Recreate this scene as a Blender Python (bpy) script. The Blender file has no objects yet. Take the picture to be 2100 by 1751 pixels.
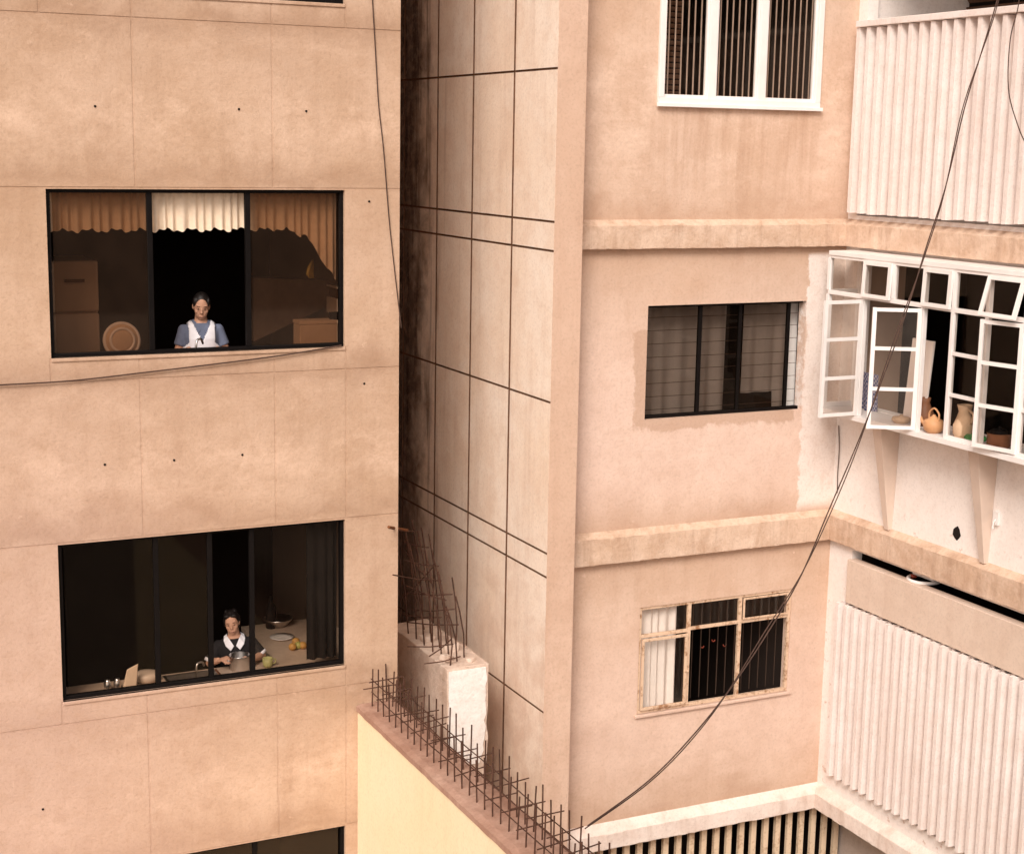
import bpy, bmesh, math, random
from mathutils import Vector, Matrix, noise as mnoise
random.seed(11)
S=bpy.context.scene; C=S.collection
ZC=11.2; CY=-12.5; F=3223.0
XH=Vector((6800,-454,F)).normalized(); YH=Vector((-1568,-604,F)).normalized(); ZH=YH.cross(XH).normalized()
R=math.radians
def ray(u,v):
    r=Vector((u-1050,v-875,F)); return r.dot(XH),r.dot(YH),r.dot(ZH)
def onY(u,v,y):
    a=ray(u,v); s=(y-CY)/a[1]; return Vector((a[0]*s,y,ZC-a[2]*s))
def onX(u,v,x):
    a=ray(u,v); s=x/a[0]; return Vector((x,CY+a[1]*s,ZC-a[2]*s))
def onD(u,v,d):
    a=ray(u,v); s=d/a[2]; return Vector((a[0]*s,CY+a[1]*s,ZC-d))
def V(x,y,d): return Vector((x,y,ZC-d))

# ------------------------------------------------------------------ mesh builder
ORG={}
class MB:
    def __init__(s): s.v=[];s.f=[];s.m=[];s.cur=0;s.M=None
    def add(s,vs,fs):
        b=len(s.v)
        for p in vs:
            p=Vector(p)
            s.v.append(s.M@p if s.M is not None else p)
        for f in fs: s.f.append([i+b for i in f]); s.m.append(s.cur)
    def boxz(s,x0,x1,y0,y1,z0,z1):
        s.add([(x0,y0,z0),(x1,y0,z0),(x1,y1,z0),(x0,y1,z0),(x0,y0,z1),(x1,y0,z1),(x1,y1,z1),(x0,y1,z1)],
              [(3,2,1,0),(4,5,6,7),(0,1,5,4),(1,2,6,5),(2,3,7,6),(3,0,4,7)])
    def box(s,x0,x1,y0,y1,d0,d1): s.boxz(x0,x1,y0,y1,ZC-d1,ZC-d0)
    def beam(s,p,q,w,t,n):
        p=Vector(p);q=Vector(q);a=(q-p).normalized();n=Vector(n);n=(n-a*n.dot(a)).normalized();b=a.cross(n)
        vs=[]
        for c in (p,q):
            for i,j in ((-1,-1),(1,-1),(1,1),(-1,1)): vs.append(c+b*(i*w/2)+n*(j*t/2))
        s.add(vs,[(3,2,1,0),(4,5,6,7),(0,1,5,4),(1,2,6,5),(2,3,7,6),(3,0,4,7)])
    def tube(s,pts,rs,n=8):
        pts=[Vector(p) for p in pts]
        if not hasattr(rs,'__len__'): rs=[rs]*len(pts)
        vs=[];fs=[];prev=None
        for i,p in enumerate(pts):
            t=(pts[min(i+1,len(pts)-1)]-pts[max(i-1,0)]).normalized()
            if prev is None: u=t.orthogonal().normalized()
            else: u=(prev-t*prev.dot(t)).normalized()
            prev=u; w=t.cross(u)
            for k in range(n):
                a=2*math.pi*k/n; vs.append(p+(u*math.cos(a)+w*math.sin(a))*rs[i])
        for i in range(len(pts)-1):
            for k in range(n): fs.append((i*n+k,i*n+(k+1)%n,(i+1)*n+(k+1)%n,(i+1)*n+k))
        fs.append(tuple(range(n))[::-1]); b=(len(pts)-1)*n; fs.append(tuple(b+k for k in range(n)))
        s.add(vs,fs)
    def rings(s,rings,cap=True):
        n=len(rings[0]); vs=[p for r in rings for p in r]; fs=[]
        for i in range(len(rings)-1):
            for k in range(n): fs.append((i*n+k,i*n+(k+1)%n,(i+1)*n+(k+1)%n,(i+1)*n+k))
        if cap:
            fs.append(tuple(range(n))[::-1]); b=(len(rings)-1)*n; fs.append(tuple(b+k for k in range(n)))
        s.add(vs,fs)
    def lathe(s,c,prof,n=24):
        c=Vector(c)
        s.rings([[c+Vector((r*math.cos(2*math.pi*k/n),r*math.sin(2*math.pi*k/n),z)) for k in range(n)] for r,z in prof])
    def ell(s,c,r,n=16,m=10,rot=None):
        c=Vector(c); rg=[]
        for i in range(1,m):
            ph=math.pi*i/m
            rr=[]
            for k in range(n):
                a=2*math.pi*k/n
                p=Vector((r[0]*math.sin(ph)*math.cos(a),r[1]*math.sin(ph)*math.sin(a),-r[2]*math.cos(ph)))
                if rot is not None: p=rot@p
                rr.append(c+p)
            rg.append(rr)
        s.rings(rg)
    def torus(s,c,R0,r,n=28,m=8,rot=None):
        c=Vector(c); vs=[];fs=[]
        for i in range(n):
            a=2*math.pi*i/n
            for j in range(m):
                b=2*math.pi*j/m
                p=Vector(((R0+r*math.cos(b))*math.cos(a),(R0+r*math.cos(b))*math.sin(a),r*math.sin(b)))
                if rot is not None: p=rot@p
                vs.append(c+p)
        for i in range(n):
            for j in range(m): fs.append((i*m+j,((i+1)%n)*m+j,((i+1)%n)*m+(j+1)%m,i*m+(j+1)%m))
        s.add(vs,fs)
    def sheet(s,fn,nu,nv):
        vs=[fn(i/nu,j/nv) for j in range(nv+1) for i in range(nu+1)]
        fs=[(j*(nu+1)+i,j*(nu+1)+i+1,(j+1)*(nu+1)+i+1,(j+1)*(nu+1)+i) for j in range(nv) for i in range(nu)]
        s.add(vs,fs)
    def build(s,name,mats,parent=None,smooth=False,bevel=0,local=False):
        if not isinstance(mats,(list,tuple)): mats=[mats]
        me=bpy.data.meshes.new(name)
        if local: o0=Vector((0,0,0))
        elif parent is not None: o0=ORG[parent.name]
        else:
            xs=[p.x for p in s.v];ys=[p.y for p in s.v];zs=[p.z for p in s.v]
            o0=Vector(((min(xs)+max(xs))/2,(min(ys)+max(ys))/2,min(zs)))
        me.from_pydata([p-o0 for p in s.v],[],s.f)
        for m in mats: me.materials.append(m)
        me.polygons.foreach_set('material_index',s.m)
        if smooth: me.polygons.foreach_set('use_smooth',[True]*len(me.polygons))
        me.update()
        o=bpy.data.objects.new(name,me); C.objects.link(o)
        if parent is not None: o.parent=parent
        elif not local: o.location=o0
        ORG[o.name]=o0
        if bevel:
            b=o.modifiers.new('bevel','BEVEL'); b.width=bevel; b.segments=2; b.limit_method='ANGLE'
        return o
def tag(o,label,cat,group=None):
    o['label']=label;o['category']=cat
    if group:o['group']=group
    return o
def thing(name,loc,label,cat,group=None,rz=0):
    o=bpy.data.objects.new(name,None);C.objects.link(o);o.location=loc;o.rotation_euler=(0,0,rz)
    o.empty_display_size=.1
    ORG[o.name]=Vector(loc); return tag(o,label,cat,group)

# ------------------------------------------------------------------ materials
class NT:
    def __init__(s,name):
        s.m=bpy.data.materials.new(name); s.m.use_nodes=True; s.t=s.m.node_tree; s.t.nodes.clear()
        s.out=s.t.nodes.new('ShaderNodeOutputMaterial')
        s.geo=s.t.nodes.new('ShaderNodeNewGeometry'); s.pos=s.geo.outputs['Position']
    def n(s,t): return s.t.nodes.new(t)
    def l(s,a,b): s.t.links.new(a,b)
    def put(s,sock,val):
        if isinstance(val,bpy.types.NodeSocket): s.l(val,sock)
        elif isinstance(val,(tuple,list)) and len(val)==3 and sock.type=='RGBA': sock.default_value=(*val,1)
        else: sock.default_value=val
    def mapv(s,vec,sc,loc=(0,0,0)):
        n=s.n('ShaderNodeMapping'); s.l(vec,n.inputs['Vector']); n.inputs['Scale'].default_value=sc; n.inputs['Location'].default_value=loc
        return n.outputs[0]
    def noise(s,vec,scale,detail=6,rough=.6,dist=0):
        n=s.n('ShaderNodeTexNoise'); s.l(vec,n.inputs['Vector'])
        n.inputs['Scale'].default_value=scale;n.inputs['Detail'].default_value=detail
        n.inputs['Roughness'].default_value=rough;n.inputs['Distortion'].default_value=dist
        return n.outputs[0]
    def ramp(s,f,stops):
        n=s.n('ShaderNodeValToRGB'); s.l(f,n.inputs[0]); e=n.color_ramp.elements
        while len(e)<len(stops): e.new(.5)
        for i,(p,c) in enumerate(stops):
            e[i].position=p; e[i].color=(c,c,c,1) if not isinstance(c,(tuple,list)) else (*c,1)
        return n.outputs[0]
    def rng(s,f,a,b,c=0.,d=1.):
        n=s.n('ShaderNodeMapRange'); s.put(n.inputs[0],f)
        for i,x in enumerate((a,b,c,d)): n.inputs[1+i].default_value=x
        n.interpolation_type='SMOOTHSTEP'
        return n.outputs[0]
    def math(s,op,a,b=0.):
        n=s.n('ShaderNodeMath'); n.operation=op; s.put(n.inputs[0],a); s.put(n.inputs[1],b); return n.outputs[0]
    def mix(s,f,a,b,mode='MIX'):
        n=s.n('ShaderNodeMix'); n.data_type='RGBA'; n.blend_type=mode
        s.put(n.inputs[0],f); s.put(n.inputs[6],a); s.put(n.inputs[7],b); return n.outputs[2]
    def xyz(s):
        n=s.n('ShaderNodeSeparateXYZ'); s.l(s.pos,n.inputs[0]); return n.outputs
    def bump(s,h,st,dist=.01):
        n=s.n('ShaderNodeBump'); s.put(n.inputs['Height'],h); n.inputs['Strength'].default_value=st; n.inputs['Distance'].default_value=dist
        return n.outputs[0]
    def bsdf(s,col,rough=.8,metal=0.,normal=None,spec=.3):
        n=s.n('ShaderNodeBsdfPrincipled'); s.put(n.inputs['Base Color'],col); s.put(n.inputs['Roughness'],rough)
        n.inputs['Metallic'].default_value=metal; n.inputs['Specular IOR Level'].default_value=spec
        if normal is not None: s.l(normal,n.inputs['Normal'])
        s.l(n.outputs[0],s.out.inputs[0]); return s.m

def plain(name,col,rough=.7,metal=0.,var=.25,sc=14,bump=.15,spec=.3):
    t=NT(name); a=t.noise(t.pos,sc,4); b=t.noise(t.pos,sc*.2,3)
    f=t.math('MULTIPLY',t.math('ADD',a,b),.5)
    c=t.mix(t.ramp(f,[(.35,0.),(.65,1.)]),tuple(x*(1-var) for x in col),tuple(min(1,x*(1+var*.4)) for x in col))
    return t.bsdf(c,rough,metal,t.bump(a,bump,.004),spec)

def plaster(name,base,light,dark,stain,sc=1.,streak=.5,bump=.35,hook=None,blot=.6,band=None,pale=.45):
    t=NT(name); P=t.pos; z=t.xyz()
    nA=t.noise(P,.7*sc,6,.6,.2); nB=t.noise(P,2.1*sc,7,.68,.3); nF=t.noise(P,38,4,.7); nM=t.noise(P,9,6,.7,.2)
    c=t.mix(t.ramp(nA,[(.34,0.),(.66,1.)]),base,light)
    c=t.mix(t.math('MULTIPLY',t.ramp(nB,[(.45,0.),(.68,1.)]),blot),c,dark)
    st=t.noise(t.mapv(P,(5,5,.35)),1.3,6,.65,.2)
    c=t.mix(t.math('MULTIPLY',t.ramp(st,[(.5,0.),(.78,1.)]),streak),c,stain)
    nL=t.noise(t.mapv(P,(1,1,1.7),(3,7,1)),1.7*sc,8,.74,.05)
    c=t.mix(t.math('MULTIPLY',t.ramp(nL,[(.52,0.),(.70,1.)]),pale),c,light)
    if band:
        # weathering that repeats storey by storey: (offset, period, dark stops, pale stops)
        off,per,stops,pales=band
        d=t.math('SUBTRACT',ZC-off,z[2]); d=t.math('ADD',t.math('MULTIPLY',t.math('SUBTRACT',nB,.5),.55),d)
        fr=t.math('FRACT',t.math('DIVIDE',d,per))
        c=t.mix(t.math('MULTIPLY',t.ramp(fr,pales),t.ramp(nL,[(.45,0.),(.62,1.)])),c,tuple(min(.85,x*1.17+.02) for x in light))
        k=t.math('MULTIPLY',t.ramp(fr,stops),t.ramp(nA,[(.3,.35),(.65,1.)]))
        c=t.mix(k,c,stain)
        # small chalky flakes
        fl=t.math('MULTIPLY',t.ramp(nM,[(.62,0.),(.66,.8)]),t.ramp(nB,[(.52,0.),(.62,.6)]))
        c=t.mix(fl,c,tuple(min(.85,x*1.15) for x in light))
    if hook: c=hook(t,c,z,nA,nB,st,nM)
    c=t.mix(t.ramp(nM,[(.3,.30),(.52,0.)]),c,dark)
    c=t.mix(t.ramp(nF,[(.3,.25),(.5,0.)]),c,tuple(x*.6 for x in dark))
    h=t.math('ADD',t.math('MULTIPLY',nF,.5),t.math('ADD',nM,t.math('MULTIPLY',nB,1.5)))
    return t.bsdf(c,.92,0.,t.bump(h,bump,.02),.15)

def glass(name,tint,refl=.5,rough=.02,dirt_haze=.0,dcol=(.38,.25,.17)):
    t=NT(name)
    tr=t.n('ShaderNodeBsdfTransparent'); tr.inputs[0].default_value=(*tint,1)
    gl=t.n('ShaderNodeBsdfGlossy'); gl.inputs['Roughness'].default_value=rough; gl.inputs[0].default_value=(1,.9,.8,1)
    fr=t.n('ShaderNodeFresnel'); fr.inputs[0].default_value=1.45
    f=t.math('MULTIPLY',fr.outputs[0],refl)
    m=t.n('ShaderNodeMixShader'); t.l(f,m.inputs[0]); t.l(tr.outputs[0],m.inputs[1]); t.l(gl.outputs[0],m.inputs[2])
    o=m.outputs[0]
    if dirt_haze:  # diffuse film: dirt on some panes, painted reflection haze on others
        df=t.n('ShaderNodeBsdfDiffuse'); df.inputs[0].default_value=(*dcol,1)
        m2=t.n('ShaderNodeMixShader'); nd=t.noise(t.pos,3,5,.7)
        t.l(t.math('MULTIPLY',t.ramp(nd,[(.3,.5),(.7,1.)]),dirt_haze),m2.inputs[0]); t.l(o,m2.inputs[1]); t.l(df.outputs[0],m2.inputs[2]); o=m2.outputs[0]
    t.l(o,t.out.inputs[0]); return t.m

def tanhook(t,c,z,nA,nB,st,nM):
    # pinker towards the lower left of the facade
    f=t.math('MULTIPLY',t.rng(z[0],4.4,1.6),t.rng(z[2],ZC-.8,ZC-4.5))
    return t.mix(t.math('MULTIPLY',f,.5),c,(.57,.39,.33))
M_tan=plaster('tan_concrete',(.53,.355,.24),(.645,.46,.34),(.44,.275,.175),(.28,.155,.09),1.,.22,.3,tanhook,.5,
    (.375,2.805,[(0.,.22),(.42,.0),(.54,.6),(.60,.25),(.80,.0),(.90,.12),(.98,.6),(1.,.25)],
                [(0.,0.),(.5,.1),(.56,.5),(.70,.15),(.78,.6),(.86,.4),(.93,.0)]),.35)
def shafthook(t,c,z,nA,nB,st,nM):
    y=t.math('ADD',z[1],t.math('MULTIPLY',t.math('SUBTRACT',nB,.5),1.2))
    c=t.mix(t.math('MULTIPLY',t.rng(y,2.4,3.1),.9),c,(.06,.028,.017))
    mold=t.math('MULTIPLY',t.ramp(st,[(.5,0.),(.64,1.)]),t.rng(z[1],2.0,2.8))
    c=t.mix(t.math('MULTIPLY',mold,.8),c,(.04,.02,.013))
    # darker, browner lower part
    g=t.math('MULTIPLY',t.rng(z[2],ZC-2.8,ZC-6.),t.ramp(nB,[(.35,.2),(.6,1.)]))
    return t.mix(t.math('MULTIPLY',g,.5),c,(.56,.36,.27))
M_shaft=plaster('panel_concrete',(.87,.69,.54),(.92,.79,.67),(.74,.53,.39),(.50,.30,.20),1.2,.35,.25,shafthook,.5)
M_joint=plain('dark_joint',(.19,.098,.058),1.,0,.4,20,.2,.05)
M_pil=plaster('pilaster_concrete',(.61,.42,.31),(.69,.50,.39),(.53,.35,.25),(.44,.26,.17),.8,.3,.25)
def dhook(t,c,z,nA,nB,st,nM):
    j=t.math('MULTIPLY',t.math('SUBTRACT',nM,.5),.18)
    j2=t.math('MULTIPLY',t.math('SUBTRACT',nB,.5),.42)
    x=t.math('ADD',z[0],j)
    # paler pink middle storey
    g=t.math('MULTIPLY',t.rng(z[2],ZC-3.7,ZC-3.0),t.rng(z[2],ZC-.9,ZC-2.4))
    c=t.mix(t.math('MULTIPLY',g,.55),c,(.76,.57,.49))
    g=t.math('MULTIPLY',t.rng(z[2],ZC-6.6,ZC-5.6),t.rng(z[2],ZC-4.,ZC-5.2))
    c=t.mix(t.math('MULTIPLY',g,.45),c,(.68,.49,.41))
    # white paint at the corner of the middle storey
    f=t.math('MULTIPLY',t.rng(x,9.17,9.2),t.math('MULTIPLY',t.rng(z[2],ZC-3.56,ZC-3.4),t.rng(z[2],ZC-.95,ZC-1.0)))
    c=t.mix(t.math('MULTIPLY',f,.95),c,(.84,.74,.68))
    # bare render beside and under the middle window
    xx=t.math('ADD',z[0],j2); zz=t.math('ADD',z[2],j2)
    b=t.math('MULTIPLY',t.math('MULTIPLY',t.rng(xx,7.26,7.3),t.rng(xx,9.13,9.1)),t.math('MULTIPLY',t.rng(zz,ZC-2.61,ZC-2.57),t.rng(zz,ZC-1.62,ZC-1.66)))
    c=t.mix(t.math('MULTIPLY',b,.7),c,(.50,.33,.235))
    # rain streaks below the top window
    s=t.math('MULTIPLY',t.math('MULTIPLY',t.rng(z[0],7.3,7.5),t.rng(z[0],9.3,9.1)),t.math('MULTIPLY',t.rng(z[2],ZC-.7,ZC+.1),t.rng(z[2],ZC+.4,ZC+.38)))
    c=t.mix(t.math('MULTIPLY',t.math('MULTIPLY',s,.4),t.ramp(st,[(.4,0.),(.6,1.)])),c,(.44,.27,.18))
    return c
M_pink=plaster('pink_plaster',(.61,.425,.31),(.72,.545,.435),(.52,.34,.235),(.39,.23,.145),.9,.26,.3,dhook,.55,
    (.905,2.9,[(0.,.6),(.06,.3),(.2,.05),(.6,.0),(.82,.12),(.91,.6),(1.,.6)],[(0.,0.),(.3,.1),(.5,.5),(.75,.4),(.88,.0)]))
def wingrust(t,c,z,nA,nB,st,nM):
    f=t.math('MULTIPLY',t.ramp(nM,[(.60,0.),(.66,1.)]),t.rng(z[2],ZC-3.25,ZC-3.55))
    return t.mix(t.math('MULTIPLY',f,.65),c,(.55,.35,.26))
M_white=plaster('white_plaster',(.85,.77,.72),(.89,.83,.79),(.76,.65,.58),(.62,.46,.37),.9,.15,.12,wingrust,.3)
M_ledge=plaster('ledge_plaster',(.60,.42,.30),(.73,.56,.44),(.48,.31,.21),(.28,.155,.095),2.4,.6,.35,None,.65,None,.6)
M_ledgew=plaster('pale_ledge_plaster',(.76,.635,.56),(.82,.72,.65),(.62,.46,.38),(.40,.25,.17),1.6,.45,.3,None,.5)
M_beam=plaster('beige_beam_plaster',(.66,.52,.42),(.72,.58,.48),(.58,.43,.34),(.45,.28,.2),1.2,.3,.2,None,.4)
M_fin=plaster('fin_plaster',(.79,.69,.64),(.84,.76,.72),(.70,.57,.50),(.56,.40,.32),1.5,.4,.12,None,.45)
M_yellow=plaster('yellow_paint',(.88,.71,.46),(.90,.75,.52),(.84,.65,.40),(.70,.49,.28),.7,.15,.12,None,.25)
M_terra=plaster('terracotta_coping',(.40,.23,.165),(.52,.34,.26),(.29,.15,.10),(.18,.09,.06),2.,.3,.5)
M_stub=plaster('broken_masonry',(.66,.50,.40),(.76,.62,.52),(.48,.32,.23),(.28,.16,.1),3.,.45,.6,None,.6)
M_stubw=plaster('chalky_white_plaster',(.88,.82,.77),(.90,.86,.82),(.72,.58,.5),(.5,.34,.25),2.,.25,.5,None,.35)
M_rust=plain('rusty_steel',(.10,.050,.034),.9,0,.5,30,.5,.1)
M_rust2=plain('orange_rust',(.22,.085,.035),.9,0,.5,30,.5,.1)
M_bronze=plain('dark_bronze_aluminium',(.007,.005,.0045),.6,0,.3,20,.05,.1)
M_wframe=plain('white_enamel',(.85,.80,.77),.45,0,.08,6,.08)
M_brk=plain('aged_white_timber',(.68,.54,.45),.7,0,.12,6,.1)
def oldpaint(name,c0,c1,a0,a1):
    t=NT(name); a=t.noise(t.pos,26,6,.7); b=t.noise(t.pos,5,4)
    f=t.ramp(t.math('ADD',t.math('MULTIPLY',a,.6),t.math('MULTIPLY',b,.4)),[(a0,0.),(a1,1.)])
    c=t.mix(f,c0,c1); return t.bsdf(c,.8,0,t.bump(a,.5,.004),.2)
M_old=oldpaint('peeling_cream_paint',(.66,.48,.34),(.30,.145,.07),.50,.62)
M_slat=oldpaint('worn_yellow_paint',(.70,.54,.38),(.40,.23,.13),.50,.66)
M_roomd=plain('painted_room_darkness',(.028,.016,.011),.95,0,.3,2,.05)  # near-black colour paints in the darkness of rooms and lower balcony
M_beige=plain('beige_room_paint',(.55,.38,.28),.9,0,.12,2,.05)
M_tile=plain('beige_wall_tile',(.30,.20,.14),.7,0,.12,2,.05)
G_brown=glass('bronze_tinted_glass',(.48,.37,.29),.8,.03,.045,(.38,.22,.14))
G_clear=glass('window_glass',(.90,.87,.84),.45)
G_bay=glass('painted_haze_glass',(.88,.85,.82),.9,.03,.07,(.62,.52,.46))  # pale diffuse film paints the reflections on the open casements
G_kit=glass('kitchen_window_glass',(.84,.78,.72),.35,.03,.004)
G_smoke=glass('smoked_glass',(.38,.34,.31),.35,.03,.008)
M_cur=plain('cream_curtain_cloth',(.82,.66,.50),.95,0,.12,20,.1)
M_curw=plain('white_curtain_cloth',(.82,.77,.73),.95,0,.08,20,.1)
M_curd=plain('dark_curtain_cloth',(.007,.005,.004),.95,0,.2,20,.1)
M_fridge=plain('fridge_enamel',(.55,.42,.32),.45,0,.08,4,.02)
M_carton=plain('tan_carton',(.60,.44,.31),.8,0,.12,8,.05)
M_steel=plain('brushed_steel',(.62,.57,.53),.28,1.,.12,30,.05)
M_counter=plain('pale_counter_stone',(.48,.35,.26),.5,0,.15,30,.03)
M_gril=plain('grille_paint',(.40,.30,.24),.6,0,.2,30,.03)
M_wire=plain('thin_grille_wire',(.20,.13,.10),.8,0,.2,30,.03)
M_cab=plain('cabinet_wood',(.14,.07,.04),.6,0,.3,10,.1)
M_cable=plain('cable_rubber',(.075,.040,.028),.7,0,.4,10,.1)
M_black=plain('shadowed_hole',(.012,.007,.005),1.,0,.3,10,.1)
M_skin=plain('skin',(.54,.29,.19),.6,0,.08,25,.06)
M_hair=plain('black_hair',(.012,.008,.007),.5,0,.4,60,.5)
M_blue=plain('blue_grey_cotton',(.14,.16,.23),.9,0,.18,30,.2)
M_apron=plain('white_cotton',(.80,.77,.80),.9,0,.1,25,.2)
M_blk=plain('black_cotton',(.016,.013,.014),.9,0,.3,30,.2)
M_lip=plain('lip_skin',(.36,.165,.115),.5,0,.1,25,.05)
M_eye=plain('dark_eye',(.02,.013,.01),.3,0,.1,25,.02)
M_clay=plain('orange_clay',(.56,.29,.14),.5,0,.25,12,.1)
M_clay2=plain('brown_clay',(.24,.10,.05),.55,0,.3,12,.1)
M_clay3=plain('tan_clay',(.62,.43,.28),.7,0,.25,12,.15)
M_green=plain('green_plastic',(.05,.24,.07),.35,0,.3,20,.1)
M_cupg=plain('yellow_green_enamel',(.45,.42,.17),.4,0,.25,40,.05)
M_orange=plain('orange_peel',(.50,.26,.07),.5,0,.2,60,.2)
M_lime=plain('green_apple_skin',(.36,.33,.09),.4,0,.2,30,.05)
M_plate=plain('white_ceramic',(.74,.66,.6),.3,0,.05,6,.02)
M_redp=plain('red_plastic',(.36,.07,.04),.4,0,.1,10,.05)
M_board=plain('white_board',(.80,.70,.63),.6,0,.06,6,.05)
M_grey=plaster('grey_lower_plaster',(.52,.44,.39),(.6,.52,.47),(.42,.34,.29),(.3,.2,.15),1.,.3,.2)
M_ground=plaster('courtyard_concrete',(.34,.26,.21),(.40,.32,.26),(.24,.18,.14),(.12,.08,.06),.6,.2,.4)
def check():
    t=NT('blue_check_cloth'); n=t.n('ShaderNodeTexChecker'); t.l(t.pos,n.inputs[0]); n.inputs['Scale'].default_value=45
    n.inputs[1].default_value=(.05,.07,.16,1); n.inputs[2].default_value=(.32,.30,.36,1); return t.bsdf(n.outputs[0],.9)
M_check=check()

# ------------------------------------------------------------------ helpers for walls
def cellwall(mb,mp,us,ds,lev,rev,gm=0):
    us=sorted(set(round(u,4) for u in us)); ds=sorted(set(round(d,4) for d in ds))
    L=[[lev((us[i]+us[i+1])/2,(ds[j]+ds[j+1])/2) for j in range(len(ds)-1)] for i in range(len(us)-1)]
    def q(*p): mb.add([mp(*x) for x in p],[(0,1,2,3)])
    for i in range(len(us)-1):
        for j in range(len(ds)-1):
            l=L[i][j]
            if l is not None:
                mb.cur=gm if l>0 else 0
                q((us[i],ds[j],l),(us[i],ds[j+1],l),(us[i+1],ds[j+1],l),(us[i+1],ds[j],l))
            a=rev if l is None else l
            mb.cur=gm
            if i+1<len(us)-1:
                b=L[i+1][j]
                if (b!=l):
                    b=rev if b is None else b
                    if a!=b: q((us[i+1],ds[j],a),(us[i+1],ds[j+1],a),(us[i+1],ds[j+1],b),(us[i+1],ds[j],b))
            if j+1<len(ds)-1:
                b=L[i][j+1]
                if (b!=l):
                    b=rev if b is None else b
                    if a!=b: q((us[i],ds[j+1],a),(us[i+1],ds[j+1],a),(us[i+1],ds[j+1],b),(us[i],ds[j+1],b))
    mb.cur=0
mpY=lambda y0:(lambda u,d,l:V(u,y0+l,d))
mpX=lambda x0:(lambda u,d,l:V(x0+l,u,d))
def polyroom(mb,poly,d0,d1,skip=()):
    n=len(poly)
    for i in range(n):
        if i in skip: continue
        a=poly[i];b=poly[(i+1)%n]
        mb.add([V(*a,d0),V(*b,d0),V(*b,d1),V(*a,d1)],[(0,1,2,3)])
    mb.add([V(*p,d0) for p in poly],[tuple(range(n))]); mb.add([V(*p,d1) for p in poly],[tuple(range(n))])
def wavy(mb,x0,x1,y,top,bot,amp=.018,wl=.07,nu=120,nv=10,ph=0.):
    def fn(a,b):
        x=x0+(x1-x0)*a; k=b
        w=amp*(.35+.65*k)*math.sin(2*math.pi*(x+.012*math.sin(x*23))/wl+ph+.9*math.sin(x*9))
        d=top+(bot(x)-top)*b
        return V(x,y+w,d)
    mb.sheet(fn,nu,nv)
def quadY(name,mat,par,x0,x1,y,d0,d1):
    m=MB(); m.add([V(x0,y,d0),V(x1,y,d0),V(x1,y,d1),V(x0,y,d1)],[(0,1,2,3)]); return m.build(name,mat,par)
def quadX(name,mat,par,x,y0,y1,d0,d1):
    m=MB(); m.add([V(x,y0,d0),V(x,y1,d0),V(x,y1,d1),V(x,y0,d1)],[(0,1,2,3)]); return m.build(name,mat,par)

TOP=-6.0; BOT=ZC
# ================================================================== ground
g=MB(); g.add([(-90,-90,0),(90,-90,0),(90,90,0),(-90,90,0)],[(0,1,2,3)])
o=g.build('ground',M_ground); o['kind']='structure'

# ================================================================== left building
A=thing('apartment_building',(1.5,0,0),'tan concrete apartment block with two women in its dark kitchen windows','building')
PER=2.805; WX0,WX1=2.03,4.446; AX1=4.936; AX0=-2.4
holes=[(.386+PER*k,1.694+PER*k) for k in (-1,0,1,2)]
gr=[]   # (axis,pos,lo,hi)
for k in range(-3,5):
    o_=PER*k
    gr+= [('d',.375+o_,AX0,AX1),('d',1.886+o_,AX0,AX1)]
    for x in (2.713,3.829): gr.append(('u',x,1.694+o_,.375+o_+PER))
    gr.append(('u',4.452,1.694+o_,1.886+o_)); gr.append(('u',2.022,1.694+o_,1.886+o_))
    if k!=-1: gr.append(('u',4.452,1.886+o_,.375+o_+PER))
    for x in (1.0,-.2): gr.append(('u',x,1.886+o_,.375+o_+PER))
w=.007
us=[AX0,AX1,WX0,WX1];ds=[TOP,BOT]
for h in holes: ds+=list(h)
for a,p,lo,hi in gr:
    if a=='u': us+=[p-w,p+w]; ds+=[max(TOP,lo),hi] if TOP<hi<BOT else []
    else:
        if TOP<p<BOT: ds+=[p-w,p+w]
ds=[d for d in ds if TOP<=d<=BOT]
def levA(u,d):
    if WX0<u<WX1:
        for a,b in holes:
            if a<d<b: return None
    for a,p,lo,hi in gr:
        if a=='u' and abs(u-p)<w and lo<d<hi: return .004
        if a=='d' and abs(d-p)<w and lo<u<hi: return .005
    return 0.
m=MB(); cellwall(m,mpY(0),us,ds,levA,.11); m.build('front_wall',M_tan,A)
m=MB(); m.add([V(AX1,0,TOP),V(AX1,4.6,TOP),V(AX1,4.6,BOT),V(AX1,0,BOT)],[(0,1,2,3)])
m.add([V(AX0,0,TOP),V(AX0,4.6,TOP),V(AX0,4.6,BOT),V(AX0,0,BOT)],[(0,1,2,3)])
m.add([V(AX0,4.6,TOP),V(AX1,4.6,TOP),V(AX1,4.6,BOT),V(AX0,4.6,BOT)],[(0,1,2,3)]); m.build('side_wall',M_tan,A)
m=MB(); m.add([V(AX0,0,TOP),V(AX1,0,TOP),V(AX1,4.6,TOP),V(AX0,4.6,TOP)],[(0,1,2,3)]); m.build('roof',M_tan,A)
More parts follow.
